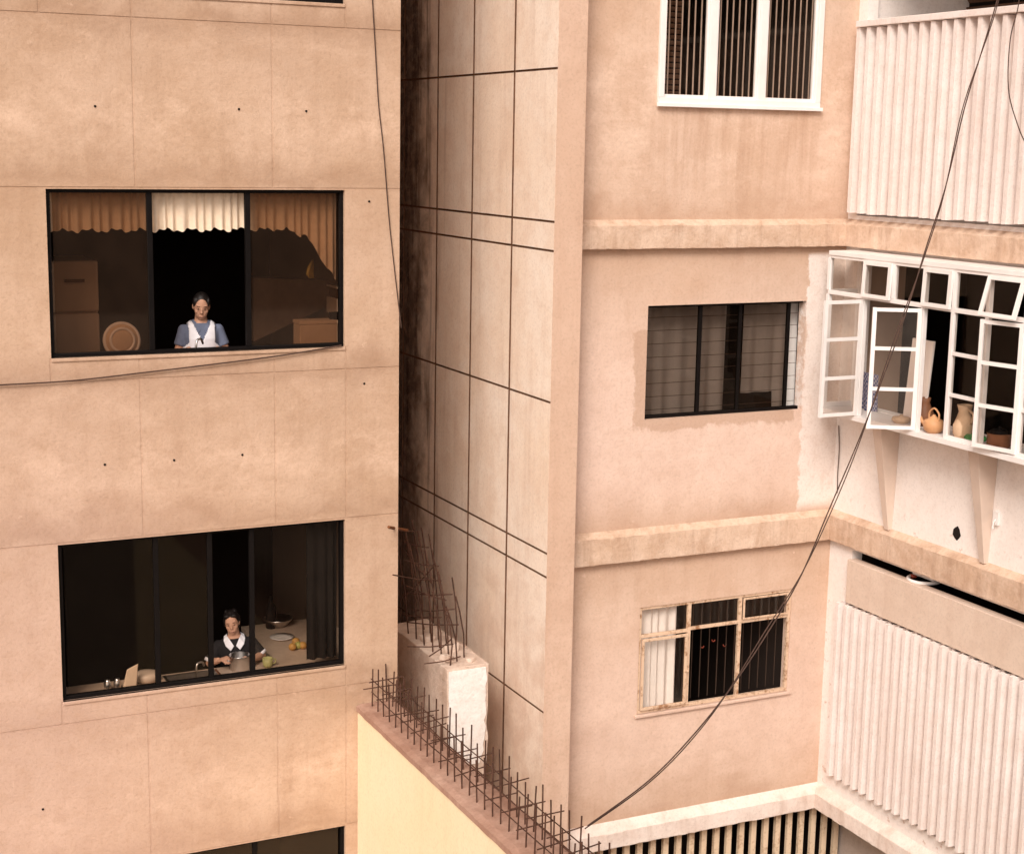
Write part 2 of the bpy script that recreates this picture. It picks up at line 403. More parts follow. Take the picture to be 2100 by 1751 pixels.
for k in (-1,0,1,2):
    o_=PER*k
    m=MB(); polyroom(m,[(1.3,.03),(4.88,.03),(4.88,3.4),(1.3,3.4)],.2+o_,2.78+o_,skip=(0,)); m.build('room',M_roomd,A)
    d0,d1=holes[k+1]
    mull={0:(2.832,3.63),1:(2.82,3.27,3.63)}.get(k,(2.83,3.63))
    m=MB()
    for (x0,x1,a,b) in ((WX0,WX1,d0,d0+.025),(WX0,WX1,d1-.03,d1),(WX0,WX0+.035,d0+.025,d1-.03),(WX1-.03,WX1,d0+.025,d1-.03)): m.box(x0,x1,.035,.095,a,b)
    for x in mull: m.box(x-.021,x+.021,.045,.088,d0+.025,d1-.03)
    wf=m.build('window',M_bronze,A,bevel=.003)
    xs=[WX0+.035]+list(mull)+[WX1-.03]
    for i in range(len(xs)-1):
        if (k==0 and i==1) or (k==1 and i==2): continue
        quadY('pane',G_kit if k==1 else G_brown,wf,xs[i]+.018,xs[i+1]-.018,.066,d0+.025,d1-.03)
    m=MB(); m.box(WX0,WX1,-.012,.034,d1,d1+.028); m.build('sill',M_tan,wf,bevel=.004)
m=MB(); m.box(4.80,4.86,.7,3.3,.25,2.7); m.build('tiled_wall',M_tile,A)
m=MB(); m.box(4.80,4.86,.7,3.3,3.05,5.5); m.build('tiled_wall',M_tile,A)
for (u,v) in ((195,218),(490,224),(628,228),(757,413),(747,786),(357,943),(215,952),(497,932),(88,1658)):
    p=onY(u,v,0); m=MB(); m.tube([p+Vector((0,-.004,0)),p+Vector((0,.004,0))],.010,10); m.build('tie_hole',M_black,A)

# ================================================================== shaft tower
T=thing('concrete_tower',(6.4,2,0),'pale concrete shaft with dark panel joints, stained black beside the tan block','tower')
SX=6.27; SY=-.27
hj=[-4.72,-3.46,-3.22,-1.98-.0,-.66,.643,.896,2.23,3.61,3.83,5.11,6.5,6.73,8.0]
vj=[.58,1.48,2.35,3.25]
w=.010; wv=.018; us=[SY,4.6]+[a+s for a in vj for s in(-wv,wv)]; ds=[TOP,BOT]+[a+s for a in hj for s in(-w,w)]
def levS(u,d):
    if any(abs(u-a)<wv for a in vj) or any(abs(d-a)<w for a in hj): return .012
    return 0.
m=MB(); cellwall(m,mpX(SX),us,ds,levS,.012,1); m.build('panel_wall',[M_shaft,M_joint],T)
m=MB(); m.add([V(SX,SY,TOP),V(6.55,SY,TOP),V(6.55,SY,BOT),V(SX,SY,BOT)],[(0,1,2,3)])
m.add([V(6.55,SY,TOP),V(6.55,.3,TOP),V(6.55,.3,BOT),V(6.55,SY,BOT)],[(0,1,2,3)])
m.add([V(SX,SY,TOP),V(6.55,SY,TOP),V(6.55,.3,TOP),V(SX,.3,TOP)],[(0,1,2,3)]); m.build('pilaster',M_pil,T)
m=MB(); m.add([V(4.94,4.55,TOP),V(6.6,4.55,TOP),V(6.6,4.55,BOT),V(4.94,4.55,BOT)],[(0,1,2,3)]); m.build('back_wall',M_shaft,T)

# ================================================================== right building
B=thing('apartment_building',(9.0,0,0),'pink plastered apartment block with a white finned wing and open bay window','building')
WXR=9.62; DX0=6.5; LX=10.02
dh=[(7.44,9.18,-1.75,-.40),(7.40,9.18,1.43,2.50),(7.42,9.18,4.32,5.39),(7.0,LX+.1,6.70,9.2)]
us=[DX0,WXR];ds=[TOP,BOT]
for a,b,c,d in dh: us+=[a,min(b,WXR)];ds+=[c,d]
def levD(u,d):
    for a,b,c,e in dh:
        if a<u<b and c<d<e: return None
    return 0.
m=MB(); cellwall(m,mpY(0),us,ds,levD,.12)
m.add([V(WXR,0,9.2),V(LX,0,9.2),V(LX,0,BOT),V(WXR,0,BOT)],[(0,1,2,3)]); m.build('front_wall',M_pink,B)
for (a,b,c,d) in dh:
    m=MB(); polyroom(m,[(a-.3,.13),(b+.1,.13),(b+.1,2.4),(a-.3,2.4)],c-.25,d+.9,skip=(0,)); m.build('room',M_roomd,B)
# wing wall
WY0=-5.2
wh=[(-4.6,-.13,-1.98,.60),(-3.5,-.26,1.0,2.44),(-4.6,-.36,3.87,6.28)]
us=[WY0,0];ds=[TOP,6.69]
for a,b,c,d in wh: us+=[a,b];ds+=[c,d]
def levW(u,d):
    for a,b,c,e in wh:
        if a<u<b and c<d<e: return None
    return 0.
m=MB(); cellwall(m,mpX(WXR),us,ds,levW,.12); m.build('wing_wall',M_white,B)
m=MB(); m.add([V(LX,WY0,6.70),V(LX,.12,6.70),V(LX,.12,BOT),V(LX,WY0,BOT)],[(0,1,2,3)]); m.add([V(WXR-.01,WY0,6.697),V(LX+.1,WY0,6.697),V(LX+.1,.12,6.697),V(WXR-.01,.12,6.697)],[(0,1,2,3)])
m.build('lower_wall',M_grey,B)
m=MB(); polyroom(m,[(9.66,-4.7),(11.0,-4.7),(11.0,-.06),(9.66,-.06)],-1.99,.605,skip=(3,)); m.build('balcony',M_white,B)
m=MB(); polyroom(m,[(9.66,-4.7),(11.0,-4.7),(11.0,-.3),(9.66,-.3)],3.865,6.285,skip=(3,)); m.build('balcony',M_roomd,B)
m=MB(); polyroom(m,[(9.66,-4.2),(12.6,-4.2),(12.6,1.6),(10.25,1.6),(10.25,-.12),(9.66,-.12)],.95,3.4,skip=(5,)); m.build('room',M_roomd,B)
m=MB(); m.box(9.67,10.24,-.16,-.125,.96,3.39); m.build('room_wall',M_beige,B)
# dark louvre window high in the upper balcony
p=onX(1932,8,10.9)
m=MB(); y1=p.y; m.cur=0; m.box(10.90,10.95,y1-1.6,y1,-1.97,-1.35)
m.cur=1
for i in range(7): m.beam(V(10.885,y1-1.6,-1.93+i*.09),V(10.885,y1,-1.93+i*.09),.06,.012,(1,0,.9))
m.build('louvre_window',[M_black,M_cab],B)
# finned balcony screens
def fins(d0,d1,y0,y1,pitch,name,dep):
    m=MB(); n=int((y1-y0)/pitch); prof=[]
    for i in range(n+1):
        y=y1-i*pitch; prof+= [(WXR-.003,y),(WXR-dep,y-pitch*.16),(WXR-dep,y-pitch*.50),(WXR-.003,y-pitch*.62)]
    j=[]
    for i in range(n+1):
        a=random.uniform(-.008,.008); j+=[a]*4
    P=lambda k,d,s:V(prof[k][0]+s*.05,prof[k][1]-s*.004,d+j[k]*.9)
    N=len(prof)
    for k in range(N-1):
        m.add([P(k,d0,0),P(k+1,d0,0),P(k+1,d1,0),P(k,d1,0)],[(0,1,2,3)]); m.add([P(k,d0,0),P(k,d0,1),P(k+1,d0,1),P(k+1,d0,0)],[(0,1,2,3)])
        m.add([P(k,d0,1),P(k+1,d0,1),P(k+1,d1,1),P(k,d1,1)],[(0,1,2,3)]); m.add([P(k,d1,0),P(k,d1,1),P(k+1,d1,1),P(k+1,d1,0)],[(0,1,2,3)])
    m.add([P(0,d0,0),P(0,d0,1),P(0,d1,1),P(0,d1,0)],[(0,1,2,3)])
    return m.build(name,M_fin,B)
fu=fins(-1.15,.575,-4.6,-.10,.150,'fin_screen',.115)
m=MB(); m.box(WXR-.135,WXR+.06,-4.6,-.13,-1.215,-1.155); m.build('top_rail',M_fin,fu,bevel=.006)
fl=fins(4.42,6.24,-4.6,-.25,.128,'fin_screen',.10)
m=MB(); m.box(WXR-.06,WXR+.05,-4.6,-.365,3.96,4.40); m.build('beam',M_beam,B,bevel=.006)
# ledges (run along the front wall, turn the corner and follow the wing)
def ledge(d0,d1,out,mat,name,rough=.003,slope=.05):
    m=MB(); path=[]
    n1=90;n2=120
    for i in range(n1+1): path.append((DX0+.05+(WXR-out-DX0-.05)*i/n1,0))
    for i in range(1,n2+1): path.append((WXR,-out-(-WY0-out)*i/n2))
    sec=[(0,d0-slope),(out*.99,d0),(out,d0+.006),(out,d1-.008),(out*.98,d1),(0,d1+.004)]
    rg=[]
    for k,(x,y) in enumerate(path):
        rr=[]
        for q,(o_,d) in enumerate(sec):
            jn=mnoise.noise(Vector((x*3+q*7,y*3,d*3)))*rough*.5+mnoise.noise(Vector((x*19+q*3,y*19,d)))*rough
            if k<=n1: px,py=x if k<n1 else WXR-o_,-o_
            else: px,py=WXR-o_,y
            if k<n1 and o_==0: px=x
            if q in(1,2,3,4): rr.append(V(px-(jn if k>n1 else 0),py-(jn if k<n1 else 0),d+jn))
            else: rr.append(V(px,py,d))
        rg.append(rr)
    n=len(sec)
    for k in range(len(rg)-1):
        for q in range(n-1): m.add([rg[k][q],rg[k][q+1],rg[k+1][q+1],rg[k+1][q]],[(0,1,2,3)])
    m.add(rg[0],[tuple(range(n))]); m.add(rg[-1],[tuple(range(n))])
    return m.build(name,mat,B)
ledge(.69,.90,.075,M_ledge,'ledge'); ledge(3.58,3.83,.075,M_ledge,'ledge',.004); ledge(6.52,6.68,.09,M_ledgew,'ledge',.004,.08); ledge(-2.21,-2.0,.085,M_ledge,'ledge')

# ---- top window: white frame, vertical grille bars
def bars(m,xs,y,d0,d1,r):
    for x in xs: m.tube([V(x,y,d0),V(x,y,d1)],r,6)
x0,x1,d0,d1=7.42,9.20,-1.80,-.385
m=MB()
for (a,b,c,e) in ((x0,x1,d0,d0+.07),(x0,x1,d1-.07,d1),(x0,x0+.06,d0+.07,d1-.07),(x1-.06,x1,d0+.07,d1-.07)): m.box(a,b,-.03,.05,c,e)
m.box(x0-.02,x1+.02,-.05,-.0305,d1-.022,d1+.012)
for x in (7.99,8.535): m.box(x-.043,x+.043,-.015,.045,d0+.07,d1-.07)
for a,b in ((7.48,7.947),(8.033,8.492),(8.578,9.14)):
    m.box(a,b,.0,.04,d1-.1,d1-.07); m.box(a,a+.018,.0,.04,d0+.07,d1-.1); m.box(b-.018,b,.0,.04,d0+.07,d1-.1)
wf=m.build('window',M_wframe,B,bevel=.004)
for a,b in ((7.498,7.929),(8.051,8.474),(8.596,9.122)): quadY('pane',G_clear,wf,a,b,.02,d0+.07,d1-.1)
m=MB(); bars(m,[7.50+i*.068 for i in range(25)],.075,d0,d1,.0075); m.build('grille',M_gril,wf)
m=MB()
for i in range(30): m.beam(V(7.47,.16,d0+.05+i*.05),V(7.75,.16,d0+.05+i*.05),.04,.004,(0,1,.8))
m.build('slat_blind',M_cab,wf)
# ---- middle window: bronze sliding window, grille wires
x0,x1,d0,d1=7.40,9.18,1.43,2.50
m=MB()
for (a,b,c,e) in ((x0,x1,d0,d0+.025),(x0,x1,d1-.03,d1),(x0,x0+.025,d0+.025,d1-.03)): m.box(a,b,.06,.115,c,e)
for x,wd in ((8.02,.016),(8.47,.014),(9.03,.014)): m.box(x-wd,x+wd,.065,.105,d0+.025,d1-.03)
wf=m.build('window',M_bronze,B,bevel=.002)
for a,b in ((7.425,8.004),(8.036,8.456),(8.484,9.016)): quadY('pane',G_smoke,wf,a,b,.083,d0+.025,d1-.03)
m=MB()
for i in range(1,9): m.tube([V(x0,.135,d0+i*.125),V(x1,.135,d0+i*.125+.006*math.sin(i*2))],.0028,5)
m.build('grille',M_wire,wf)
# ---- lower window: rusty steel casements
x0,x1,d0,d1=7.42,9.18,4.32,5.39
m=MB(); fr=((x0,x1,d0,d0+.03),(x0,x1,d1-.03,d1),(x0,x0+.03,d0+.03,d1-.03),(x1-.03,x1,d0+.03,d1-.03))
for (a,b,c,e) in fr: m.box(a,b,.012,.05,c,e)
for x in (7.99,8.58): m.box(x-.018,x+.018,.014,.048,d0+.03,d1-.03)
m.box(x0+.03,7.972,.016,.046,4.60,4.63); m.box(8.008,8.562,.016,.046,4.585,4.615); m.box(8.598,x1-.03,.016,.046,4.585,4.615)
for (a,b,c,e) in ((8.605,9.145,4.355,4.375),(8.605,9.145,4.56,4.58),(8.605,8.625,4.375,4.56),(9.125,9.145,4.375,4.56)): m.box(a,b,.0,.012,c,e)
for (a,b,c,e) in ((7.455,7.965,4.64,4.665),(7.455,7.965,5.33,5.355),(7.455,7.48,4.665,5.33),(7.94,7.965,4.665,5.33)): m.box(a,b,-.012,.012,c,e)
m.box(7.945,7.965,-.05,-.012,5.0,5.015)
wf=m.build('window',M_old,B,bevel=.002)
for a,b,c,e in ((7.45,7.97,d0+.03,4.6),(7.48,7.94,4.665,5.33),(8.01,8.56,d0+.03,4.585),(8.6,9.15,d0+.03,4.585)): quadY('pane',G_clear,wf,a,b,.03 if c<4.5 else 0.,c,e)
m=MB(); bars(m,[8.05+i*.1 for i in range(12)],.2,d0,d1,.005); m.build('grille',plain('dark_grille',(.05,.028,.018),.8),wf)
m=MB(); m.box(x0-.03,x1+.03,-.03,.012,d1,d1+.03); m.build('sill',M_pink,wf,bevel=.005)
# ---- slatted opening under the bottom ledge
m=MB()
for i in range(20):
    x=7.06+i*.150; m.box(x,x+.060,.05+random.uniform(-.004,.004),.09,6.699,9.2)
m.build('slat_grille',M_slat,B)

# ---- bay window on the wing
BX=9.30; YS=[-.19,-.73,-1.15,-1.57,-1.96,-2.38,-2.83,-3.25,-3.6]
m=MB(); fw=.042
m.box(BX-.03,WXR-.001,YS[-1],YS[0],.93,.972)
m.box(BX-.05,WXR-.001,YS[-1],YS[0]+.02,2.445,2.495)
m.box(BX-.02,BX+.02,YS[-1],YS[0],.972,1.0); m.box(BX-.02,BX+.02,YS[-1],YS[0],1.305,1.345)
m.box(BX-.02,BX+.02,YS[-1],YS[4],2.415,2.445)
for i,y in enumerate(YS):
    m.box(BX-.022,BX+.022,y-fw/2,y+fw/2,1.0,1.305)
    if i not in (2,): m.box(BX-.022,BX+.022,y-fw/2,y+fw/2,1.345,2.445)
m.box(BX+.022,WXR,YS[0]-.02,YS[0]+.015,1.30,1.345); m.box(BX+.022,WXR,YS[0]-.02,YS[0]+.015,.972,1.0); m.box(BX+.022,WXR,YS[0]-.02,YS[0]+.015,2.40,2.445)
for (a,b) in ((YS[5],YS[4]),(YS[7],YS[6]),(YS[8],YS[7])):
    for d in (1.70,2.06): m.box(BX-.018,BX+.018,a+fw/2,b-fw/2,d-.016,d+.016)
bay=m.build('bay_window',M_wframe,B,bevel=.003); bay['label']='projecting white bay window with open casements and pots on its sill'
for i in range(len(YS)-1):
    if i not in (1,3,5): quadX('pane',G_clear,bay,BX,YS[i+1]+fw/2,YS[i]-fw/2,1.0,1.305)
    if i in (4,6,7): quadX('pane',G_clear,bay,BX,YS[i+1]+fw/2,YS[i]-fw/2,1.345,2.415)
quadY('pane',G_clear,bay,BX+.022,WXR,YS[0],1.0,1.30); quadY('pane',G_clear,bay,BX+.022,WXR,YS[0],1.345,2.40)
def sash(hinge,ang,wid,d0,d1,rows,gl,name='casement',sign=1,bw=.036):
    # closed leaf runs from the hinge along +y; opens outwards (towards -x)
    du=Vector((-math.sin(ang),sign*math.cos(ang),0)); n=Vector((du.y,-du.x,0)); p=Vector((hinge[0],hinge[1],0))
    P=lambda t,d: Vector((p.x+du.x*t,p.y+du.y*t,ZC-d))
    m=MB()
    m.beam(P(bw/2,d0),P(bw/2,d1),bw,.03,n); m.beam(P(wid-bw/2,d0),P(wid-bw/2,d1),bw,.03,n)
    ds=[d0+bw/2]+[d0+(d1-d0)*i/rows for i in range(1,rows)]+[d1-bw/2]
    for d in ds: m.beam(P(bw,d),P(wid-bw,d),bw*.9,.026,n)
    m.cur=1; m.add([P(bw,d0+bw),P(wid-bw,d0+bw),P(wid-bw,d1-bw),P(bw,d1-bw)],[(0,1,2,3)])
    return m.build(name,[M_wframe,gl],bay)
sash((BX-.025,YS[1]),R(90),.43,1.35,2.44,3,G_bay)
sash((BX-.025,YS[3]),R(60),.43,1.35,2.44,3,G_bay)
sash((BX-.025,YS[6]),R(12),.42,1.35,2.43,3,G_clear)
# top hung lights
for i,t in ((1,.012),(3,.012),(5,.09)):
    a,b=YS[i+1]+.012,YS[i]-.012; m=MB(); X=BX-.035
    tp=Vector((X,0,ZC-.99)); bt=Vector((X-t,0,ZC-1.32))
    def Q(y,k): q=tp.lerp(bt,k); return Vector((q.x,y,q.z))
    n=Vector((1,0,-t*2))
    m.beam(Q(a+.018,0),Q(a+.018,1),.036,.026,n); m.beam(Q(b-.018,0),Q(b-.018,1),.036,.026,n)
    m.beam(Q(a+.036,.05),Q(b-.036,.05),.034,.026,n); m.beam(Q(a+.036,.95),Q(b-.036,.95),.034,.026,n)
    m.cur=1; m.add([Q(a+.036,.1),Q(b-.036,.1),Q(b-.036,.9),Q(a+.036,.9)],[(0,1,2,3)])
    m.build('top_light',[M_wframe,G_clear],bay)
for y in (-.90,-2.21,-3.4):
    m=MB(); vs=[]
    prof=[(WXR-.24,2.497,.065),(WXR-.001,2.497,.065),(WXR-.001,3.54,.032),(WXR-.045,3.54,.032)]
    for s in (-1,1): vs+=[V(x,y+s*h,d) for x,d,h in prof]
    n=4; m.add(vs,[(3,2,1,0),(4,5,6,7)]+[(i,(i+1)%n,(i+1)%n+n,i+n) for i in range(n)])
    m.build('bracket',M_brk,bay,bevel=.004)
# hole knocked in the wing wall
p=onX(1962,1092,WXR-.004); m=MB()
pts=[Vector((p.x,p.y+.055*math.cos(a)*random.uniform(.7,1.2),p.z+.06*math.sin(a)*random.uniform(.7,1.2))) for a in [2*math.pi*i/11 for i in range(11)]]
m.add(pts+[q+Vector((.003,0,0)) for q in pts],[tuple(range(11)),tuple(range(11,22))]+[(i,(i+1)%11,(i+1)%11+11,i+11) for i in range(11)]); m.build('wall_hole',M_black,B)
m=MB(); p=onX(2043,1062,WXR-.02); m.box(p.x-.01,p.x+.02,p.y-.03,p.y+.03,ZC-p.z-.06,ZC-p.z+.06); m.tube([p,p+Vector((-.03,0,-.04)),p+Vector((-.03,0,-.09))],.008,6); m.build('wall_hook',M_wframe,B,bevel=.003)

# ================================================================== yellow wall, coping, rebar
YW=thing('boundary_wall',(4.74,-3,0),'yellow painted boundary wall with dark terracotta coping below the rebar','wall')
m=MB(); m.box(4.56,4.90,-9.0,-.003,4.93,BOT); m.build('wall_body',M_yellow,YW)
m=MB(); n=120; rg=[]
for i in range(n+1):
    y=-9.0+(8.994)*i/n; j=lambda q:mnoise.noise(Vector((y*6,q*5,1)))*.008
    rg.append([Vector((4.545+j(1),y,ZC-4.935)),Vector((4.545+j(1),y,ZC-4.89+j(2))),Vector((4.60,y,ZC-4.875+j(5))),Vector((4.88,y,ZC-4.872+j(6))),Vector((4.925+j(3),y,ZC-4.885+j(4))),Vector((4.925+j(3),y,ZC-4.935))])
m.rings(rg); m.build('coping',M_terra,YW)
RC=thing('rebar_cage',(4.74,-2.5,ZC-4.875),'long row of rusty upright rebar along the terracotta coping','rebar')
ys=[-.10-i*.14 for i in range(31)]
for i,y in enumerate(ys):
    for X,nm in ((4.66,0),(4.82,1)):
        h=.38+random.uniform(-.05,.06); lx=random.uniform(-.012,.012); ly=random.uniform(-.02,.02)
        m=MB(); yy=y+nm*.06
        m.tube([V(X,yy,4.885),V(X+lx*.5,yy+ly*.5,4.885-h*.5),V(X+lx,yy+ly,4.885-h)],.0065,5); m.build('vertical_bar',M_rust,RC)
    m=MB(); hh=.27+random.uniform(-.03,.03) if i%2 else .15+random.uniform(-.03,.03)
    m.tube([V(4.59+random.uniform(-.02,.02),y,4.885-hh),V(4.89+random.uniform(-.02,.03),y+.05,4.885-hh+random.uniform(-.02,.02))],.005,5); m.build('cross_tie',M_rust,RC)
for X in (4.672,4.808):
    for h in (.12,.24):
        m=MB(); m.tube([V(X+random.uniform(-.005,.005),-.05-k*.45,4.885-h+random.uniform(-.008,.008)) for k in range(10)],.005,5); m.build('long_bar',M_rust,RC)

# ---- broken wall stub in the slot
ST=thing('broken_wall',(5.63,.6,0),'broken masonry wall stub with chalky white end between the tan block and the shaft','wall')
m=MB(); rg=[]
def jag(a,b,s=.02): return mnoise.noise(Vector((a*9,b*9,3)))*s
ringsd=[4.68,4.72,4.8,4.95,5.1,5.25,5.38,5.5,5.7,6.2,7.5,BOT]
for d in ringsd:
    rr=[]
    x1=5.84+jag(d,1,.03)
    for x,y in ((5.43,1.5),(5.43,1.0),(5.43,.5),(5.43+jag(d,2,.008),.02),(5.6,.02),(x1,.02),(x1,.5),(x1,1.0),(x1,1.5)): rr.append(V(x,y,d+(jag(x*1.7+y*2,d,.07) if d==4.68 else 0)))
    rg.append(rr)
m.rings(rg); m.build('wall_body',M_stub,ST,bevel=.008)
m=MB(); vs=[];ds_=[4.70,4.76,4.82,4.88,4.95,5.02,5.09,5.15,5.21,5.27,5.33,5.39,5.44,5.5,5.56,5.62]
for i,d in enumerate(ds_):
    xr=5.815+random.uniform(-.018,.012)-(.05*max(0,(d-5.4)/.2)); xl=5.440+random.uniform(-.004,.006)
    vs+=[V(xl,.008,d),V(xl,.019,d),V(xr,.008,d),V(xr,.019,d)]
fs=[]
for i in range(len(ds_)-1):
    b=i*4; fs+=[(b,b+2,b+6,b+4),(b,b+4,b+5,b+1),(b+2,b+3,b+7,b+6)]
fs+=[(0,1,3,2)]; m.add(vs,fs); m.build('plaster_face',M_stubw,ST)
for i,(x,y,s) in enumerate(((5.52,.25,.05),(5.66,.5,.06),(5.58,.85,.05),(5.72,.15,.035))):
    m=MB(); vs=[]
    rot=Matrix.Rotation(random.uniform(0,3),3,'Z')@Matrix.Rotation(random.uniform(-.3,.3),3,'X')
    for a in (-1,1):
        for b in (-1,1):
            for c in (-1,1): vs.append(V(x,y,4.675-s*.5)+rot@Vector((a*s*1.3*random.uniform(.7,1.1),b*s*random.uniform(.7,1.1),c*s*.6*random.uniform(.7,1.1))))
    m.add(vs,[(0,1,3,2),(4,6,7,5),(0,4,5,1),(2,3,7,6),(0,2,6,4),(1,5,7,3)])
    tag(m.build('rubble_chunk',M_stub,bevel=.006),'loose chunk of broken masonry lying on top of the wall stub','rubble','rubble on the broken wall stub')
# ---- rusty bars standing on the stub
RB=thing('rebar_bundle',(5.55,.7,ZC-4.68),'tangle of rusty rebar rising from the broken wall stub','rebar')
for i in range(16):
    y=.12+i*.068; x=5.50+.1*(i%3)
    h=.50+.6*min(1,i/9)+random.uniform(-.1,.08)
    m=MB(); b=V(x,y,4.70); lean=Vector((-.10*h+random.uniform(-.06,.04),.05*h+random.uniform(-.06,.06),h))
    m.tube([b,b+lean*.4+Vector((.03,0,0)),b+lean*.75+Vector((.02,0,0)),b+lean],.007,6); m.build('vertical_bar',M_rust,RB)
for (u0,v0,u1,v1,y0,y1) in ((797,1082,858,1088,-.25,1.2),(806,1178,905,1190,-.2,.9),(840,1215,928,1218,.9,.4),(845,1250,932,1248,.9,.3),(835,1275,940,1280,1.,.25),(830,1148,900,1160,.9,.9),(828,1110,880,1122,1.1,.9),(826,1225,890,1160,1.1,.8),(870,1360,945,1345,.2,.1),(835,1325,930,1320,.4,.2),(832,1090,870,1290,1.,.6),(830,1130,890,1200,1.1,.7),(832,1200,915,1230,.9,.5),(828,1260,905,1265,1.,.5),(880,1345,925,1310,.3,.2)):
    m=MB(); m.tube([onY(u0,v0,y0),onY((u0+u1)/2,(v0+v1)/2+3,(y0+y1)/2),onY(u1,v1,y1)],.0065,6); m.build('cross_bar',M_rust,RB)
m=MB(); m.tube([onY(797,1080,-.25),onY(822,1084,.35),onY(835,1086,.6)],.013,6); m.build('bent_bar',M_rust2,RB)

# ================================================================== cables
def spline(pts,sub=8):
    out=[]
    P=[pts[0]]+list(pts)+[pts[-1]]
    for i in range(1,len(P)-2):
        for k in range(sub):
            t=k/sub; a,b,c,d=P[i-1],P[i],P[i+1],P[i+2]
            out.append(.5*((2*b)+(c-a)*t+(2*a-5*b+4*c-d)*t*t+(3*b-a-3*c+d)*t**3))
    out.append(pts[-1]); return out
pix=[(2085,-160),(2045,0),(2012,110),(1978,222),(1940,380),(1900,505),(1868,610),(1830,722),(1770,880),(1700,1045),(1640,1185),(1572,1300),(1500,1408),(1420,1508),(1330,1600),(1205,1692)]
cp=[onY(u,v,-2.35-(.93*i/15)) for i,(u,v) in enumerate(pix)]
cb=thing('overhead_cable',cp[-1],'twisted pair of dark cables sagging across in front of the bay window','cable')
sp=spline(cp,10)
m=MB(); m.tube(sp,.0055,6); m.build('strand',M_cable,cb)
sp2=[p+Vector((.022*math.sin(i*.16)+.004,0.01,.022*math.cos(i*.11)-.008)) for i,p in enumerate(sp)]
m=MB(); m.tube(sp2,.0045,6); m.build('strand',M_cable,cb)
m=MB(); m.tube(spline([onY(u,v,-2.6) for u,v in ((2092,-120),(2090,0),(2072,80),(2068,180),(2085,250),(2108,300),(2150,340))],8),.0048,6)
tag(m.build('hanging_wire',M_cable),'thin dark wire hanging in a loop before the upper finned screen','cable')
m=MB(); m.tube(spline([onY(u,v,-.015) for u,v in ((762,-60),(764,0),(768,70),(772,140),(777,220),(786,300),(794,400),(800,470),(810,560),(817,620),(823,672))],6),.0048,6)
tag(m.build('wall_wire',M_cable),'thin wire hanging down the right edge of the tan facade','cable')
m=MB(); m.tube(spline([onY(u,v,-.025) for u,v in ((-120,795),(0,789),(150,780),(300,763),(450,745),(580,728),(700,708))],6),.0065,6)
tag(m.build('wall_wire',M_cable),'dark wire rising across the tan facade to the upper window sill','cable')
m=MB(); m.tube(spline([onX(u,v,WXR-.012) for u,v in ((1720,872),(1721,920),(1718,970),(1717,1010))],5),.005,5)
tag(m.build('wall_wire',M_cable),'short wire running down the white wall beneath the bay window','cable')

# ================================================================== things in the upper kitchen
def counter(d,fl,xa,xb,ya,yb,label,sink=None,ext=None):
    t=thing('kitchen_counter',((xa+xb)/2,(ya+yb)/2,ZC-fl),label,'counter')
    m=MB()
    sx0,sx1,sy0,sy1=sink
    m.box(xa,sx0,ya,yb,d,d+.04); m.box(sx1,xb,ya,yb,d,d+.04); m.box(sx0,sx1,ya,sy0,d,d+.04); m.box(sx0,sx1,sy1,yb,d,d+.04)
    if ext: m.box(*ext,d,d+.04)
    m.build('counter_top',M_counter,t)
    m=MB(); m.box(xa+.02,xb-.02,ya+.02,yb-.05,d+.25,fl)
    if ext: m.box(ext[0]+.04,ext[1]-.02,ext[2]+.01,ext[3]-.02,d+.041,fl)
    m.build('cabinet',M_cab,t)
    m=MB(); e=.012
    m.add([V(sx0-e,sy0-e,d-.004),V(sx1+e,sy0-e,d-.004),V(sx1+e,sy1+e,d-.004),V(sx0-e,sy1+e,d-.004),
           V(sx0+e,sy0+e,d-.004),V(sx1-e,sy0+e,d-.004),V(sx1-e,sy1-e,d-.004),V(sx0+e,sy1-e,d-.004),
           V(sx0+.03,sy0+.03,d+.17),V(sx1-.03,sy0+.03,d+.17),V(sx1-.03,sy1-.03,d+.17),V(sx0+.03,sy1-.03,d+.17)],
          [(0,1,5,4),(1,2,6,5),(2,3,7,6),(3,0,4,7),(4,5,9,8),(5,6,10,9),(6,7,11,10),(7,4,8,11),(8,9,10,11)])
    m.build('sink',M_steel,t)
    return t
counter(1.76,2.78,1.4,4.79,.13,.47,'counter under the upper kitchen window with a sink before the woman',sink=(3.08,3.55,.2,.42))
p=onY(408,700,.19)
fa=thing('faucet',V(p.x,.17,1.76),'chrome gooseneck faucet in front of the woman in the white apron','faucet')
m=MB(); X=p.x; m.tube(spline([V(X-.03,.17,1.76),V(X-.03,.17,1.66),V(X-.015,.18,1.615),V(X+.02,.2,1.61),V(X+.04,.22,1.65)],5),.010,8); m.build('spout',M_steel,fa,True)
m=MB(); m.tube([V(X-.03,.17,1.72),V(X-.09,.17,1.70)],.008,8); m.build('handle',M_steel,fa,True)
# valance
def vb(x):
    b=.715+.012*math.sin(x*31)+.008*math.sin(x*83)
    if x>4.0: b+= .05*min(1,(x-4.0)/.12)
    if x>4.16: b+= (x-4.16)*1.45
    return b
m=MB(); wavy(m,2.08,4.43,.17,.42,vb,.020,.075,300,12); tag(m.build('valance_curtain',M_cur,None,True),'short gathered cream curtain hanging across the upper kitchen window','curtain')
